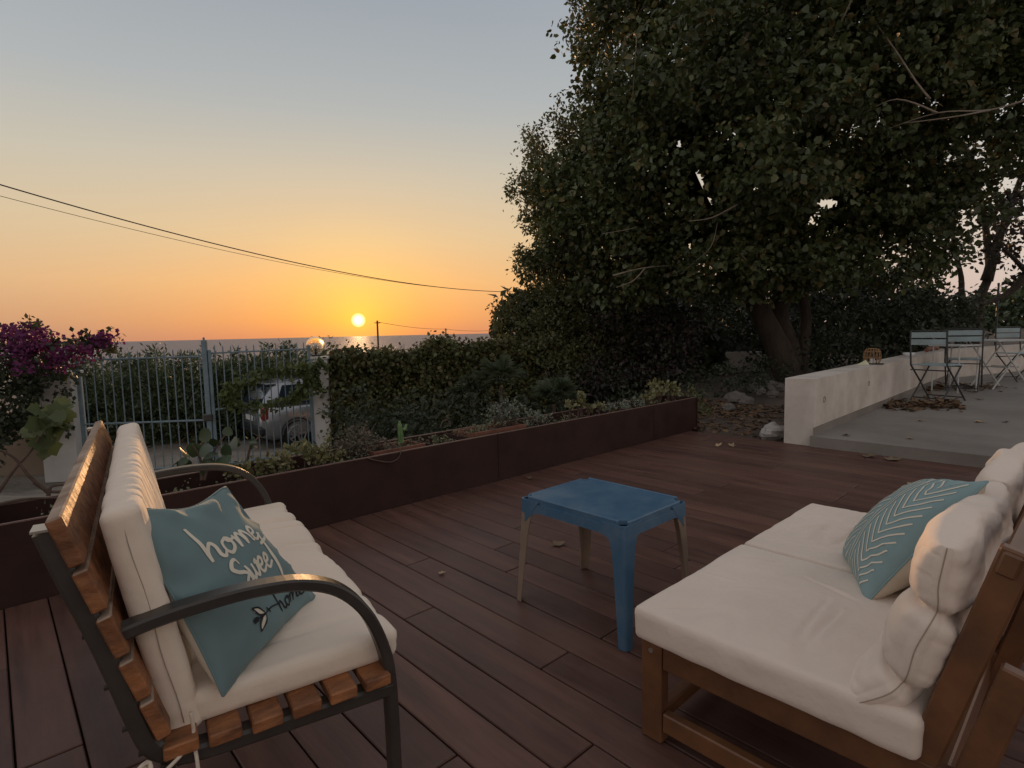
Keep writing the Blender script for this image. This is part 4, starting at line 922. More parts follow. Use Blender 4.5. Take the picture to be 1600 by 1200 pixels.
tree('dark_shrub', 'tall dark shrub mass behind the leaning tree trunk', 'bush', fp(1180, 14, 0), None,
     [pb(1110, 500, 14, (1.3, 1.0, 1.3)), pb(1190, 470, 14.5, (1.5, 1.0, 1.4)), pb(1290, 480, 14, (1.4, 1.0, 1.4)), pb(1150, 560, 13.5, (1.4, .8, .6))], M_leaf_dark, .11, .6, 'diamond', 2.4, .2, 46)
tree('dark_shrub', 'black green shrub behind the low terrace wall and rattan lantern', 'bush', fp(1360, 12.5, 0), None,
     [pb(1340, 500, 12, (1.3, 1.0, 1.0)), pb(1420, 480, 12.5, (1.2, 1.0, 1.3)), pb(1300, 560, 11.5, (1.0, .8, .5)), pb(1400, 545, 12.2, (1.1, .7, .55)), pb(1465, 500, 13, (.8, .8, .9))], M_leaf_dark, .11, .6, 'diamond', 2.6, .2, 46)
tree('thin_tree', 'purple leaved tree with a forked dark trunk right of the terrace chairs', 'tree', fp(1530, 15, .2), [[fp(1520, 15, 0), Q(1528, 470, 15), Q(1540, 420, 15), Q(1525, 330, 15), Q(1490, 230, 14.8)], [Q(1536, 440, 15), Q(1560, 350, 14.8), Q(1590, 260, 14.5)]],
     [pb(1480, 300, 14.5, (1.2, 1.2, 1.2)), pb(1560, 250, 14.2, (1.3, 1.3, 1.1)), pb(1440, 400, 14.5, (1.0, 1.0, .7)), pb(1600, 340, 14.3, (1.1, 1.1, .8)), pb(1520, 400, 14.8, (.9, .9, .35)), pb(1640, 200, 14, (1.2, 1.2, 1.4))], M_leaf_purple, .12, .7, 'broad', .95, .22, 26, r0=.15)
tree('thin_tree', 'slender dark tree with a straight trunk left of the forked purple tree', 'tree', fp(1500, 14, .2), [[fp(1497, 14, 0), Q(1500, 460, 14), Q(1488, 400, 14), Q(1460, 280, 13.8)]],
     [pb(1450, 330, 13.6, (1.1, 1.1, .9)), pb(1500, 230, 13.6, (1.2, 1.2, .9)), pb(1450, 240, 13.4, (1.1, 1.1, 1.0))], M_leaf_dark, .12, .75, 'broad', 1.2, .22, 26, r0=.09)
tree('thin_tree', 'leaning tree at the right edge of the picture behind the far bistro chair', 'tree', fp(1640, 13, .2), [[fp(1650, 13, 0), Q(1625, 460, 13), Q(1590, 420, 13), Q(1560, 390, 13)], [Q(1600, 430, 13), Q(1570, 460, 13), Q(1525, 478, 13)]],
     [pb(1590, 360, 13, (.8, .8, .45)), pb(1650, 420, 12.8, (.9, .9, .6)), pb(1570, 310, 13, (.7, .7, .5))], M_leaf_purple, .12, .75, 'broad', 1.3, .2, 26, r0=.1)
tl = clumps([pb(1560, 500, 32, (2.6, 2.2, 1.5)), pb(1500, 510, 30, (2.5, 2.0, 1.4)), pb(1630, 490, 30, (3, 2, 1.8)), pb(1420, 520, 28, (3.5, 2, 1.8))], 1.1, .35, 40)
o = leafmesh('far_woodland', tl[0], tl[1], .3, .6, 'diamond', M_leaf_reed, None)
tl = clumps([pb(x, 505 + random.uniform(-12, 10), 19 + random.uniform(0, 2), (2.1, 1.5, 1.7)) for x in range(960, 1440, 60)], .9, .4, 44)
P2, O2 = clumps([pb(x, 530 + random.uniform(-14, 14), 13 + random.uniform(-.3, 1), (1.0, .8, .9)) for x in range(850, 1060, 34)], 4, .16, 46); tl = (np.concatenate([tl[0], P2]), np.concatenate([tl[1], O2]))
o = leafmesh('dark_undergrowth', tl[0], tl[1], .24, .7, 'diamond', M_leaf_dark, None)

# hedge of ivy along the property line
hd = thing('ivy_hedge', fp(660, 10.8, -1.1), 'dark ivy hedge running from the globe lamp pillar to the trees', 'hedge')
HP = []; HO = []
for i in range(1700):
    s = RNG.random(); px = 512 + 490 * s; d = 10.55 + 1.0 * s; topz = .66 + .07 * vn(np.array([[s * 31, 7., 0]]), 1, 18)[0] + .10 * min(1, s * 6) + .06 * s + .05 * math.sin(s * 23) + .06 * vn(np.array([[s * 14, 2., 0]]), 1, 8)[0]
    z = -1.05 + (topz + 1.05) * (1 - RNG.random() ** 1.35 if RNG.random() < .75 else 1.0); dd = d + (RNG.normal() * .08 - .22 * vn(np.array([[s * 9, z * 2.2, 5.]]), 1, 9)[0] if z < topz - .1 else RNG.uniform(-.1, .5))
    k = 30; c = fp(px, dd, z); HP.append(c + RNG.normal(size=(k, 3)) * .095); HO.append(np.tile(unit(-FW * .8 + np.array([0, 0, .3]) + RNG.normal(size=3) * .4), (k, 1)))
leafmesh('foliage', np.concatenate(HP), np.concatenate(HO), .075, .8, 'broad', M_leaf_hedge, hd)
mb = MB()
for i in range(26):
    px = random.uniform(500, 800); d = 10.7 + (px - 503) / 500; z0 = .76; hgt_ = random.uniform(.1, .28); k = random.uniform(-.15, .15)
    limb(mb, [fp(px, d, z0 - .1), fp(px, d, z0 + hgt_ * .6) + RT * k * .3, fp(px, d, z0 + hgt_) + RT * k], .006, .003, 4, 4, 0)
mb.build('shoots', M_vine, hd)['kind'] = 'stuff'
A0, A1 = fp(512, 10.95, 0), fp(1010, 12.0, 0); dv = A1 - A0
wl = MB(); wl.box((A0 + A1) / 2 + np.array([0, 0, -.25]), (np.linalg.norm(dv), .16, 1.9), np.column_stack([unit(dv), np.cross([0, 0, 1], unit(dv)), [0, 0, 1]])); wl.build('supporting_wall', M_tanwall, hd)

# vine over the gate
vn_ = thing('climbing_vine', fp(490, 9.9, .3), 'yellow green creeper hanging over the right gate leaf', 'climbing plant')
vp = [[(505, 566, 10.0), (470, 574, 9.7), (430, 580, 9.55), (395, 590, 9.4), (360, 603, 9.25)], [(360, 603, 9.25), (352, 618, 9.2), (362, 632, 9.25), (400, 636, 9.4), (440, 628, 9.6), (470, 620, 9.8)], [(470, 575, 9.7), (480, 600, 9.75), (455, 615, 9.7)], [(500, 570, 10), (490, 590, 9.9), (495, 610, 9.9)]]
mb = MB(); HP = []; HO = []
for pts in vp:
    P = spline([Q(*p) for p in pts], 10); mb.tube(P, .008, 5)
    for p in P: HP.append(p + RNG.normal(size=(8, 3)) * .055); HO.append(rdir(8))
mb.build('stem', M_vine, vn_)
leafmesh('foliage', np.concatenate(HP), np.concatenate(HO), .075, .85, 'broad', M_leaf_vine, vn_)

# bougainvillea
bg_ = thing('bougainvillea', fp(60, 8.2, -1.0), 'bougainvillea bush with magenta flowers above the left gate pillar', 'bush')
mb = MB()
for i in range(5): limb(mb, [fp(-30 + 14 * i, 9.35, -1.0), fp(-20 + 18 * i, 9.2, .0), fp(0 + 24 * i, 8.4, .6 + .05 * i)], .03, .012, 6)
limb(mb, [Q(60, 560, 8.1), Q(120, 530, 8.0), Q(180, 532, 7.9)], .012, .004, 5); limb(mb, [Q(40, 540, 8.1), Q(52, 510, 8.1), Q(56, 492, 8.1)], .009, .003, 4)
mb.build('stems', M_vine, bg_)
bl1 = [pb(20, 570, 8.3, (.75, .6, .45)), pb(90, 555, 8.25, (.5, .45, .28)), pb(10, 640, 8.3, (.8, .5, .45)), pb(60, 620, 8.35, (.4, .4, .42)), pb(-40, 560, 8.2, (.7, .6, .5)), pb(30, 670, 8.1, (.6, .4, .3)), pb(-30, 680, 8.2, (.5, .4, .4)), pb(60, 600, 8.1, (.4, .35, .4)), pb(140, 535, 8.0, (.24, .2, .1))]
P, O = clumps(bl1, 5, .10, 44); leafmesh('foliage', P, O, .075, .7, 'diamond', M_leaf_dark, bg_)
bl2 = [pb(20, 535, 8.05, (.55, .4, .25)), pb(85, 545, 8.0, (.45, .35, .20)), pb(-40, 530, 8.0, (.5, .4, .3)), pb(125, 552, 7.95, (.22, .2, .10)), pb(150, 531, 7.9, (.20, .14, .05)), pb(176, 530, 7.9, (.06, .06, .04)), pb(55, 520, 8.0, (.2, .2, .07)), pb(75, 565, 7.9, (.35, .25, .12))]
P, O = clumps(bl2, 12, .055, 26); leafmesh('flowers', P, O, .055, .9, 'diamond', M_brac, bg_, .1)
P, O = clumps([pb(170, 545, 7.95, (.12, .1, .07)), pb(55, 505, 8.1, (.05, .05, .07))], 30, .04, 16); leafmesh('shoot_leaves', P, O, .06, .6, 'diamond', M_leaf_hedge, bg_, .1)

# thicket across the road
HB = []
for px in range(90, 530, 22):
    d = 14.3 + random.uniform(-.8, 1.8); topy = 551 - 8 * math.exp(-((px - 430) / 60) ** 2) + random.uniform(-5, 7) + (10 if px < 170 else 0) - .02 * (px - 300)
    zt = zy(px, topy, d); zb = -1.6; HB.append((fp(px, d, (zt + zb) / 2 - .1), (.6, .7, (zt - zb) / 2)))
P, O = clumps(HB, 9, .13, 44, shell=.55); o = leafmesh('roadside_thicket', P, O, .13, .32, 'diamond', M_leaf_reed, None, -.4)
for px, py in ((700, 545), (760, 538), (650, 548), (560, 550)): pass
HB = [(fp(px, 24, zy(px, 544 - .02 * (px - 500) + random.uniform(-4, 4), 24) - 1.25), (1.5, 1.2, .9)) for px in range(480, 800, 40)]
P, O = clumps(HB, 1.6, .22, 34); leafmesh('shrubbery_beyond_hedge', P, O, .16, .5, 'diamond', M_leaf_hedge, None)
# oleander flowers in the thicket are too small to build singly: a few pale pink sprays
P, O = clumps([(fp(165, 14.3, zy(165, 600, 14.3)), (.12, .12, .12))], 12, .04, 8); tag(leafmesh('oleander', P, O, .09, .8, 'diamond', M_brac, None), 'small pink oleander spray in the thicket behind the left gate leaf', 'bush').pop('kind', None)

P, O = clumps([(fp(px, d, -.22 + random.uniform(-.12, .12)), (.55, .5, .48)) for px, d in [(540 + 45 * i, 7.4 - .002 * i + random.uniform(-.5, .5)) for i in range(11)]], 5, .12, 40)
leafmesh('undergrowth', P, O, .085, .45, 'diamond', M_leaf_dark, None, -.2)
# fan palms in front of the hedge
def palm(px, py, d, rad, label):
    t = thing('fan_palm', fp(px, d, -.6), label, 'palm', 'fan palms in front of the ivy hedge'); c = fp(px, d, zy(px, py, d))
    mb = MB(); limb(mb, [fp(px, d, -.6), c - np.array([0, 0, .05])], .045, .025, 7); mb.build('trunk', M_vine, t)
    for i in range(13):
        az = 2 * math.pi * i / 13 + random.uniform(-.2, .2); el = random.uniform(.25, 1.4); dr = np.array([math.cos(az) * math.cos(el), math.sin(az) * math.cos(el), math.sin(el)])
        st = c + dr * rad * .45; mb = MB(); mb.tube([c, st], .005, 4)
        sd = unit(np.cross(dr, [0, 0, 1.0])); upv = np.cross(sd, dr)
        for k in range(15):
            a = -1.5 + 3.0 * k / 14; e = dr * math.cos(a) + sd * math.sin(a); L_ = rad * .62 * (1 - .18 * abs(a) / 1.5); wv = np.cross(e, upv) * .017
            tip = st + e * L_ - np.array([0, 0, .04 + .05 * random.random()]); mid = st + e * L_ * .5 + upv * .01
            mb.add([st, mid + wv, tip, mid - wv], [(0, 1, 2), (0, 2, 3)])
        mb.build('frond', M_palm, t)
palm(782, 600, 8.4, .52, 'taller fan palm against the ivy hedge below the carob bush')
palm(868, 626, 7.4, .42, 'lower fan palm just behind the silver bush in the planter')
palm(735, 618, 8.8, .40, 'small fan palm left of the taller one in front of the hedge')

# ------------------------------------------------------------------ plants in the planter
def gp(px, py, y):      # point on the upright plane y = const
    d = XC * ((px - 800) / 882.28) - YC * ((py - 600) / 882.28) - ZC
    s = y / d.y; return np.array([d.x * s, y, CAMH + d.z * s])
def plant(name, label, cat, blobs, mt, size, aspect, kind, per, spread, ln, group=None, droop=.1, stems=0):
    c = np.mean([b[0] for b in blobs], 0); t = thing(name, (c[0], c[1], .28), label, cat, group)
    P, O = clumps(blobs, per, spread, ln, shell=.6); leafmesh('foliage', P, O, size, aspect, kind, mt, t, droop)
    mb = MB()
    for b in blobs:
        for k in range(max(2, stems)):
            e = b[0] + RNG.normal(size=3) * np.asarray(b[1]) * .45; limb(mb, [(b[0][0] + random.uniform(-.03, .03), b[0][1], .27), (b[0] + e) / 2 - np.array([0, 0, .03]), e], .006, .0025, 5, 3, 0)
    mb.build('stems', M_vine, t)['kind'] = 'stuff'; return t
B3 = lambda px, py, y, r: (gp(px, py, y), r)
plant('succulent', 'yellow green succulent clump in the planter nearest the bench armrest', 'succulent', [B3(x, 733 - .13 * (x - 400) - (14 if 430 < x < 520 else 0), 3.42, (.075, .09, .055)) for x in range(385, 530, 18)], M_succ, .030, .85, 'broad', 90, .022, 10, 'succulents in the steel planter', -.4, 3)
plant('twiggy_bush', 'grey brown twiggy dome shaped bush in the planter', 'bush', [B3(563, 690, 3.5, (.15, .14, .115)), B3(536, 702, 3.5, (.08, .08, .07)), B3(592, 700, 3.5, (.09, .1, .07))], M_twiggy, .022, .45, 'diamond', 170, .020, 22, None, -.3, 26)
plant('trailing_plant', 'straggly grey green trailing plant right of the cactus', 'plant', [B3(x, 696 - .17 * (x - 640), 3.42, (.06, .09, .03)) for x in range(640, 712, 12)], M_ground_cover, .024, .6, 'diamond', 110, .018, 8, 'trailing plants in the steel planter', 0)
plant('trailing_plant', 'straggly yellow green trailing plant left of the open planter section', 'plant', [B3(x, 676 - .2 * (x - 725), 3.44, (.055, .08, .032)) for x in range(722, 775, 12)], M_ground_cover, .026, .6, 'diamond', 110, .018, 8, 'trailing plants in the steel planter', 0)
plant('silver_bush', 'silvery grey bush spilling over the middle of the planter', 'bush', [B3(798, 643, 3.5, (.17, .14, .10)), B3(830, 652, 3.45, (.13, .12, .075)), B3(775, 646, 3.53, (.10, .10, .07)), B3(848, 656, 3.42, (.06, .06, .04))], M_silver, .026, .42, 'diamond', 110, .02, 12, None, -.3, 10)
plant('succulent', 'tall yellow succulent stalks standing right of the silver bush', 'succulent', [B3(903, 628, 3.44, (.05, .05, .03)), B3(890, 632, 3.46, (.035, .04, .025)), B3(908, 618, 3.44, (.025, .03, .03)), B3(920, 636, 3.4, (.03, .03, .02)), B3(936, 634, 3.42, (.03, .03, .022))], M_succ, .034, .85, 'broad', 180, .016, 7, 'succulents in the steel planter', -.3, 4)
plant('trailing_plant', 'grey green low trailing plant near the far end of the planter', 'plant', [B3(x, 634 - .13 * (x - 955), 3.44, (.08, .1, .045)) for x in range(950, 1010, 12)], M_silver, .026, .6, 'diamond', 90, .02, 9, 'trailing plants in the steel planter', 0)
plant('succulent', 'large yellow succulent clump at the far end of the planter', 'succulent', [B3(1012, 622, 3.44, (.08, .09, .05)), B3(1030, 612, 3.45, (.11, .1, .07)), B3(1052, 612, 3.44, (.1, .1, .05)), B3(1022, 602, 3.5, (.08, .07, .05)), B3(1045, 604, 3.5, (.05, .05, .05))], M_succ, .038, .85, 'broad', 90, .024, 9, 'succulents in the steel planter', -.3, 5)
P, O = clumps([((x, 3.45 + random.uniform(-.1, .1), .30 + random.uniform(-.02, .04)), (.09, .08, .035)) for x in np.arange(.2, 5.8, .13)], 60, .025, 7)
leafmesh('ground_cover', P, O, .022, .6, 'diamond', M_ground_cover, None, 0)
cac = thing('cactus', gp(627, 690, 3.46), 'small upright green cactus in the short trough', 'cactus')
c0 = gp(627, 692, 3.46); c1 = gp(624, 658, 3.46); V = []
for i, k in enumerate(np.linspace(0, 1, 12)):
    r = .022 * (1 - .3 * k) * (1 if k < .9 else .6) ; p = c0 + (c1 - c0) * k
    for j in range(16): a = 2 * math.pi * j / 16; rr = r * (1.0 if j % 2 else .78); V.append(p + np.array([rr * math.cos(a), rr * math.sin(a), 0]))
add_obj('stem', V, grid_faces(12, 16, 0, True) + [tuple(range(176, 192))], M_cactus, cac, False)
c2 = gp(630, 672, 3.46); MB().tube([c2, c2 + np.array([.02, 0, .012]), c2 + np.array([.03, 0, .04])], [.012, .012, .006], 8).build('arm', M_cactus, cac)
# big glossy leaves just behind the bench arm
def big_leaf_plant(name, label, cat, base, nodes, mt, size, asp, stems, rnd=.25, lobed=False):
    t = thing(name, base, label, cat)
    mb = MB()
    for s in stems: limb(mb, s, .010, .004, 6, 6, .004)
    mb.build('stem', M_vine, t)
    n = 9
    for p in nodes:
        L_ = size * random.uniform(1 - rnd, 1 + rnd); d = unit(RNG.normal(size=3) * .8 + np.array([0, 0, -.35]) - FW * .2); z = unit(RNG.normal(size=3) * .5 - FW * .7 + np.array([0, 0, .6])); R = frame_R(d, z)
        V = []; prof = [(0, 0), (.02, .34), (.22, .50), (.36, .36), (.56, .47), (.74, .24), (1, 0)] if lobed else [(0, 0), (.04, .3), (.25, .48), (.5, .5), (.75, .36), (.92, .15), (1, 0)]
        left = [(x, y * asp, .10 * y) for x, y in prof]; right = [(x, -y * asp, .10 * y) for x, y in prof[1:-1]]; mid = [(x, 0, -.03 * math.sin(x * 3)) for x, _ in prof]
        V = np.array([(a, b, c - .18 * a * a) for a, b, c in left + mid + right]) * L_; F = []
        for k in range(6): F.append((k, k + 1, 7 + k + 1, 7 + k)) 
        rr = [7] + [14 + k for k in range(5)] + [13]
        for k in range(6): F.append((7 + k, 7 + k + 1, rr[k + 1], rr[k]))
        add_obj('leaf', V @ R.T + np.asarray(p), F, mt, t, True)
    return t
nod = [gp(px + random.uniform(-4, 4), py + random.uniform(-4, 4), 3.45 + random.uniform(-.08, .1)) for px, py in ((282, 705), (276, 722), (292, 714), (312, 702), (316, 718), (328, 690), (340, 688), (352, 698), (335, 708), (300, 730), (285, 735), (312, 735), (360, 686), (330, 676), (345, 672), (305, 690), (352, 712), (270, 738), (322, 728))]
big_leaf_plant('glossy_shrub', 'shrub with large round glossy leaves in the planter behind the bench', 'shrub', gp(315, 745, 3.45), nod, M_leaf_clusia, .075, .95, [[gp(315, 750, 3.45), gp(312, 715, 3.45), gp(300, 695, 3.45)], [gp(318, 750, 3.45), gp(335, 705, 3.45), gp(352, 680, 3.45)]])
nod = [gp(px, py, 3.5 + random.uniform(-.06, .1)) for px, py in ((385, 685), (395, 682), (402, 692), (376, 694), (410, 680), (368, 698), (405, 700), (390, 696))]
big_leaf_plant('sapling', 'thin sapling with small leaves in front of the car tail light', 'plant', gp(385, 735, 3.5), nod, M_leaf_clusia, .045, .6, [[gp(385, 735, 3.5), gp(392, 700, 3.5), gp(408, 680, 3.5)]])
nod = [gp(px + random.uniform(-5, 5), py + random.uniform(-5, 5), 3.5 + random.uniform(-.1, .15)) for px, py in ((70, 640), (85, 632), (100, 640), (62, 655), (78, 660), (95, 655), (108, 650), (50, 668), (65, 675), (82, 680), (98, 672), (45, 690), (70, 692), (110, 636), (58, 640), (90, 690), (40, 665), (105, 665), (75, 650), (72, 700), (88, 645), (60, 662), (100, 630), (84, 668), (66, 648), (112, 660), (92, 680), (56, 680), (76, 690), (48, 655))]
big_leaf_plant('climbing_plant', 'broad leaved climber with a bent brown stem in front of the left gate pillar', 'climbing plant', gp(60, 775, 3.5), nod, M_leaf_grape, .072, 1.15, [[gp(75, 770, 3.5), gp(45, 745, 3.5), gp(20, 715, 3.5), gp(-10, 700, 3.5)], [gp(-8, 775, 3.55), gp(20, 735, 3.55), gp(50, 700, 3.55), gp(72, 660, 3.55)], [gp(110, 768, 3.5), gp(75, 768, 3.5), gp(50, 755, 3.5)], [gp(74, 775, 3.5), gp(80, 760, 3.5), gp(105, 758, 3.5)], [gp(-8, 790, 3.42), gp(40, 780, 3.42), gp(100, 778, 3.42)]], .35, True)
hs = thing('irrigation_pipe', gp(640, 700, 3.3), 'thin brown irrigation pipe looping over the planter edge by the cactus', 'pipe')
m = MB(); m.tube(spline([gp(604, 687, 3.45), gp(610, 693, 3.40), gp(622, 699, 3.3), gp(626, 706, 3.232), gp(622, 716, 3.228), gp(610, 722, 3.228), gp(590, 720, 3.228), gp(575, 716, 3.232)], 6), .004, 5); m.build('loop', M_vine, hs)
m = MB(); m.tube(spline([gp(688, 668, 3.6), gp(692, 658, 3.6), gp(700, 657, 3.6), (gp(704, 666, 3.6))], 6), .005, 5); m.build('loop', M_vine, hs)

# ------------------------------------------------------------------ garden corner between planter and terrace wall
def rock(name, c, r, mt, label, group, seed):
    n = 11; V = []
    for i in range(n):
        for j in range(16):
            a, b = math.pi * i / (n - 1), 2 * math.pi * j / 16; V.append((math.sin(a) * math.cos(b), math.sin(a) * math.sin(b), math.cos(a)))
    V = np.array(V); k = 1 + .30 * vn(V + seed, 1.6, seed) + .18 * vn(V + seed, 3.7, seed + 1); V = V * k[:, None] * np.asarray(r) + np.asarray(c)
    o = add_obj(name, V, grid_faces(n, 16, 0, True), mt, None, False); tag(o, label, 'rock', group); return o
STONES = ['pale stone at the left of the stone heap behind the wall end', 'biggest pale stone in the heap behind the wall end', 'pale stone of the heap touching the terrace wall', 'small stone low in the middle of the heap behind the wall end', 'broad flat stone at the left, apart from the heap by the shrub', 'medium stone between the broad flat one and the heap', 'lone small stone nearest the planter end', 'small stone in front of the heap close to the wall']
for i, (px, py, r) in enumerate(((1182, 612, .16), (1203, 614, .19), (1218, 612, .14), (1190, 620, .12), (1150, 628, .16), (1170, 632, .13), (1140, 640, .10), (1210, 624, .10))):
    d = 1.14 / max(1e-3, (py - 511) / 882.28) ; d = min(d, 9.6); c = fp(px, d, 0); c[2] = float(gz(np.array([c[0]]), np.array([c[1]]))[0]) + r * .35
    rock('rock', c, (r, r * .8, r * .65), M_rock, STONES[i], 'stones in the garden corner', 20 + i)
cb = np.array([5.97, 2.42, .05]); o = rock('crumpled_bag', cb, (.16, .11, .085), M_bag, 'pale crumpled bag lying on the dirt against the end of the wall', None, 44); o['category'] = 'bag'
gw = thing('garden_wall', fp(1140, 12.6, 0), 'grey low garden wall in deep shade left of the leaning trunk', 'wall')
MB().box(fp(1142, 12.8, .22), (1.35, .2, .75), rotz(math.atan2(-ST, CT)), .01).build('body', M_pillar, gw)
def litter(n, fn, size, name, z=.012):
    P = np.array([fn() for _ in range(n)]); P[:, 2] += RNG.uniform(.002, .02, n); th = RNG.uniform(0, 2 * math.pi, n); d = np.column_stack([np.cos(th), np.sin(th), RNG.normal(size=n) * .25]); nr = unit(np.column_stack([RNG.normal(size=n) * .3, RNG.normal(size=n) * .3, np.ones(n)]))
    L_ = size * RNG.uniform(.5, 1.4, n); V, F = leaf_verts(P, unit(d), nr, L_, L_ * .7, 'broad'); return add_obj(name, V, F, M_litter, None, False, kind='stuff')
def f1():
    while True:
        x, y = RNG.uniform(5.74, 8.2), RNG.uniform(2.3, 4.4)
        if RNG.random() < .25 + .75 * ss(2.4, 3.4, y): z = float(gz(np.array([x]), np.array([y]))[0]); return (x, y, z)
litter(1500, f1, .06, 'leaf_litter')
tree('ground_shrub', 'low grey green shrub on the ground at the planter end', 'bush', (6.35, 3.65, 0), None, [((6.35, 3.65, .16), (.26, .26, .20)), ((6.7, 3.8, .15), (.25, .25, .2)), ((6.25, 3.95, .12), (.25, .25, .18))], M_leaf_fine, .05, .5, 'diamond', 14, .06, 26)
tree('ground_shrub', 'low dark shrub on the ground in front of the grey garden wall', 'bush', fp(1150, 9.2, .05), None, [(fp(1115, 9.0, .3), (.45, .4, .28)), (fp(1165, 9.4, .28), (.35, .35, .22)), (fp(1195, 9.9, .32), (.4, .35, .28))], M_leaf_dark, .06, .55, 'diamond', 9, .09, 30)

# ------------------------------------------------------------------ bistro furniture on the terrace
def chair_build(label):
    t = thing('bistro_chair', (0, 0, 0), label, 'chair', 'folding bistro chairs on the terrace')
    m = M_bismet
    for s in (-1, 1):
        y = .21 * s
        MB().tube([(-.235, y, .90), (-.225, y, .72), (-.20, y, .46), (.02, y, .24), (.24, y, .0)], .011, 6).build('leg', m, t)
        MB().tube([(.17, y * .86, .445), (-.01, y * .86, .24), (-.235, y * .86, .0)], .010, 6).build('leg', m, t)
    for x, z, hw in ((-.235, .90, .21), (-.20, .40, .21), (.20, .045, .21), (-.195, .045, .18), (.17, .44, .19)): MB().tube([(x, -hw, z), (x, hw, z)], .008, 6).build('crossbar', m, t)
    for z in (.845, .755): MB().box((-.228, 0, z), (.014, .40, .072), None, .003).build('back_slat', M_bistro, t)
    for i in range(6): MB().box((-.165 + .068 * i, 0, .463), (.058, .405, .014), None, .003).build('seat_slat', M_bistro, t)
    return t
ch = chair_build('nearest grey blue folding bistro chair with its back to the deck'); ch.location = (9.36, 1.65, .10); ch.rotation_euler = (0, 0, math.atan2(-.16, .52)); ch.scale = (1.05,) * 3
for x, y, a, lab in ((11.05, 1.62, .1, 'middle folding bistro chair half hidden behind the nearest one'), (13.35, 1.2, math.atan2(-.732, -.681), 'far folding bistro chair at the right picture edge beyond the table')):
    c = copy_tree(ch); c.location = (x, y, .10); c.rotation_euler = (0, 0, a); c['label'] = lab
def bt_table(c, hx, hy, h, rz, label, thin=False):
    t = thing('bistro_table', (c[0], c[1], .10), label, 'table', 'small bistro tables on the terrace'); R = rotz(rz); W = lambda x, y, z: R @ np.array([x, y, z]) + np.array([c[0], c[1], .10])
    MB().box(W(0, 0, h), (2 * hx, 2 * hy, .022), R, .004).build('table_top', M_bistop, t)
    for s in (-1, 1):
        if thin:
            MB().tube([W(s * hx * .8, -hy * .8, h - .012), W(s * hx * .8, -hy * .8, 0)], .010, 6).build('leg', M_bistop, t); MB().tube([W(s * hx * .8, hy * .8, h - .012), W(s * hx * .8, hy * .8, 0)], .010, 6).build('leg', M_bistop, t)
        else:
            MB().tube([W(-hx * .75, s * hy * .75, h - .012), W(hx * .78, s * hy * .75, 0)], .012, 6).build('leg', M_bistop, t); MB().tube([W(hx * .75, s * hy * .6, h - .012), W(-hx * .78, s * hy * .6, 0)], .012, 6).build('leg', M_bistop, t)
            MB().tube([W(s * hx * .3, -hy * .7, h * .45), W(s * hx * .3, hy * .7, h * .45)], .008, 6).build('crossbar', M_bistop, t)
def place(px, py, z): 
    d = XC * ((px - 800) / 882.28) - YC * ((py - 600) / 882.28) - ZC; s = (z - CAMH) / d.z; return np.array([d.x * s, d.y * s])
bt_table(fp(1563, 8.9, 0)[:2], .38, .32, .75, math.atan2(-ST, CT) + .12, 'larger pale folding bistro table with crossed legs on the terrace')
bt_table(fp(1494, 8.6, 0)[:2], .24, .24, .70, math.atan2(-ST, CT) + .3, 'small pale side table between the two left bistro chairs', True)
lan = thing('rattan_lantern', (8.35, 2.16, .64), 'small round rattan cage lantern on the terrace wall', 'lantern')
c0 = np.array([8.35, 2.16, .641]); prof = [(.075, .0), (.092, .03), (.098, .09), (.092, .15), (.07, .185), (.045, .192)]
for k in range(16):
    a = 2 * math.pi * k / 16; MB().tube([c0 + np.array([r * math.cos(a), r * math.sin(a), z]) for r, z in prof], .0042, 5).build('cane', M_rattan, lan)
for r, z in ((.078, .004), (.0985, .075), (.090, .155), (.046, .192)):
    MB().tube([c0 + np.array([r * math.cos(a), r * math.sin(a), z]) for a in np.linspace(0, 2 * math.pi, 25)[:-1]], .006, 5, closed=True).build('hoop', M_rattan, lan)
MB().lathe([(0, 0), (.075, 0), (.075, .008), (0, .008)], c0, 18).build('base', M_rattan, lan)
MB().lathe([(0, .008), (.03, .008), (.03, .075), (0, .078)], c0, 14).build('candle', M_dish, lan)
ds = thing('dish', (10.5, 2.22, .64), 'small white dish on the terrace wall beyond the lantern', 'dish')
MB().lathe([(0, .004), (.06, .004), (.075, .05), (.082, .055), (.085, .05), (.068, 0), (0, 0)], (10.5, 2.22, .641), 20).build('bowl', M_dish, ds, True)
wd = MB(); wd.add([(8.02, 2.24, .641), (8.10, 2.12, .641), (8.17, 2.20, .641), (8.12, 2.17, .70)], [(0, 1, 2), (0, 1, 3), (1, 2, 3), (2, 0, 3)]); tag(wd.build('candle_stub', M_wedge), 'pale yellow wax stub on a dark tray beside the rattan lantern', 'candle')
tr = MB(); tr.lathe([(0, 0), (.08, 0), (.085, .012), (.075, .012), (.07, .004), (0, .004)], (8.20, 2.07, .641), 14); tag(tr.build('tray', M_metal), 'small dark tray on the wall top next to the lantern', 'tray')
rp = MB(); 
for x, y, l in ((12.2, 2.27, .5), (12.75, 2.3, .42)): rp.tube([(x - l / 2, y, .68), (x, y + .02, .70), (x + l / 2, y, .675)], .035, 8)
tag(rp.build('roof_tile', M_terra), 'reddish clay tiles lying on the wall behind the nearest bistro chair', 'tile')

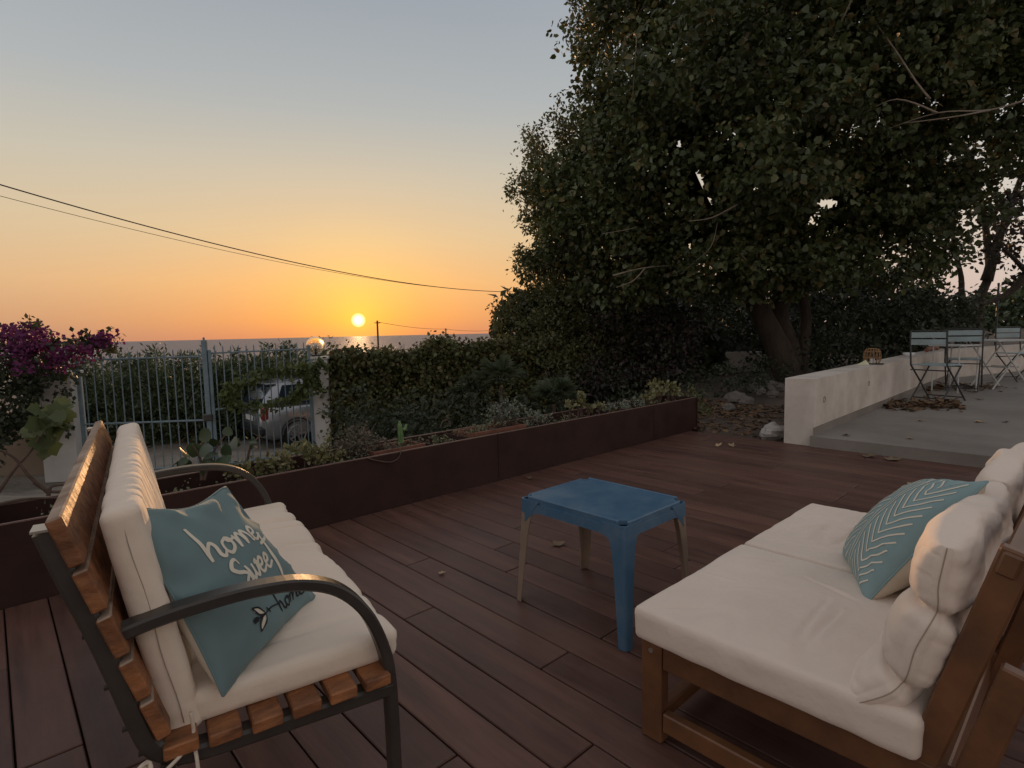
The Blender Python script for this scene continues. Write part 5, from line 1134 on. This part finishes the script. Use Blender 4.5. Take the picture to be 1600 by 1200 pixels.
# ------------------------------------------------------------------ fallen leaves
def maple(size):
    P = []; n = 5
    for k in range(n):
        a = -2.3 + 4.6 * k / (n - 1); r = (.62, .9, 1.0, .9, .62)[k]
        P.append((r * math.cos(a), r * math.sin(a)))
        if k < n - 1: am = a + 4.6 / (n - 1) / 2; P.append((.48 * math.cos(am), .48 * math.sin(am)))
    V = [(0, 0, 0)] + [(x, y, .18 * (x * x + y * y) * (1 + .8 * math.sin(3 * math.atan2(y, x)))) for x, y in P] + [(-.55, 0, .08)]
    F = [(0, i, i + 1) for i in range(1, len(P))] + [(0, len(P), len(P) + 1), (0, len(P) + 1, 1)]
    return np.array(V) * size * .5, F
lmesh = mesh_np('fallen_leaf', *maple(1.0)); lmesh.materials.append(M_dryleaf)
def drop(x, y, z, s, label, group='fallen leaves lying about', curl=1.0):
    o = bpy.data.objects.new('fallen_leaf', lmesh); COL.objects.link(o); o.location = (x, y, z + .004); o.rotation_euler = (random.uniform(-.2, .2), random.uniform(-.2, .2), random.uniform(0, 6.3)); o.scale = (s, s * random.uniform(.7, 1), s * curl); tag(o, label, 'leaf', group)
for x, y, s, lab in ((2.17, 1.99, .12, 'pale curled leaf on the deck under the blue table'), (1.51, 2.15, .05, 'small pale leaf on the deck left of the blue table'), (3.03, 3.08, .07, 'dry leaf on the deck beside the planter beyond the table'), (5.44, 2.86, .06, 'small yellowish leaf at the far deck edge by the dirt'), (5.12, 2.60, .13, 'grey curled leaf left of its twin on the far deck'), (5.20, 2.50, .12, 'grey curled leaf right of its twin on the far deck'), (5.52, 1.42, .20, 'large brown leaf against the terrace step'), (5.50, 1.26, .18, 'brown leaf beside the large one against the terrace step'), (1.36, .80, .10, 'tan curled leaf at the foot of the wooden chair leg'), (4.74, .97, .05, 'small rusty leaf on the deck behind the leaf striped pillow'), (1.93, 3.08, .03, 'tiny pale leaf on the deck close to the planter foot')):
    drop(x, y, 0.002, s, lab, curl=1.6)
TL = ['dark leaf on the terrace close to the wall skirting near the step', 'small dark leaf near the terrace step edge', 'brown leaf halfway between the step and the leaf pile', 'large brown curled leaf alone in the middle of the terrace', 'small leaf right of the large curled terrace leaf', 'brown leaf on the terrace right of the nearest chair legs', 'small leaf at the foot of the far table, right one', 'small leaf at the foot of the far table, left one', 'leaf on the terrace beside the nearest chair front foot', 'large pale leaf at the right end of the leaf pile', 'dark leaf just in front of the leaf pile middle', 'yellowish leaf in front of the left part of the leaf pile']
for i, (px, py, s) in enumerate(((1322, 681, .12), (1422, 686, .10), (1438, 658, .12), (1530, 660, .16), (1570, 660, .10), (1532, 625, .14), (1585, 607, .1), (1570, 606, .1), (1525, 608, .12), (1500, 638, .16), (1470, 637, .12), (1440, 640, .15))):
    x, y = place(px, py, .1); drop(x, y, .102, s, TL[i], 'leaves on the terrace floor', 1.5)
def f2():
    px = RNG.uniform(1382, 1500); x, y = place(px, 633 + RNG.normal() * 4, .1); return (x, y, .105)
litter(330, f2, .085, 'leaf_pile')
def f3():
    px = RNG.uniform(1440, 1560); x, y = place(px, 606 + RNG.normal() * 3, .1); return (x, min(y, 2.0), .105)
litter(140, f3, .085, 'leaf_drift')

# ------------------------------------------------------------------ overhead cables and poles
def cable(p0, p1, sag, r, label, name='power_cable'):
    p0, p1 = np.asarray(p0), np.asarray(p1); k = np.linspace(0, 1, 60)[:, None]; P = p0 + (p1 - p0) * k - np.array([0, 0, 1.0]) * (4 * sag * k * (1 - k)); m = MB(); m.tube(P, r, 6)
    tag(m.build(name, M_wire, smooth=True), label, 'cable', 'overhead cables')
cable(fp(-160, 12, zy(-160, 238, 12)), fp(865, 34, zy(865, 455, 34)), 1.0, .016, 'thicker upper overhead cable crossing the sunset sky')
cable(fp(-160, 12.1, zy(-160, 262, 12.1)), fp(865, 34.1, zy(865, 456, 34.1)), 0.86, .007, 'thinner lower overhead cable crossing the sunset sky')
for i, (px, py, d, lab) in enumerate(((593, 501, 60, 'leftmost of the thin utility poles on the horizon, next to the sun'), (699, 513, 90, 'middle thin utility pole on the sea horizon'), (776, 504, 75, 'rightmost thin utility pole beside the carob bush'))):
    t = thing('utility_pole', fp(px, d, -9), lab, 'pole', 'utility poles near the shore'); zt = zy(px, py, d)
    MB().tube([fp(px, d, -9), fp(px, d, zt)], [.13, .09], 8).build('shaft', M_pole, t)
    MB().box(fp(px, d, zt - .25), (.9, .08, .08), rotz(.4)).build('crossarm', M_pole, t)
cable(fp(593, 60, zy(593, 503, 60)), fp(699, 90, zy(699, 514, 90)), .25, .022, 'thin far cable between the left and middle poles on the horizon')
cable(fp(699, 90, zy(699, 514, 90)), fp(776, 75, zy(776, 516, 75)), .2, .022, 'thin far cable between the middle and right poles on the horizon')
fpst = thing('fence_post', fp(1556, 17, 0), 'thin dark fence post behind the terrace between the right tree trunks', 'post')
MB().tube([fp(1556, 17, -.2), fp(1556, 17, zy(1556, 443, 17))], .03, 6).build('shaft', M_bismet, fpst)
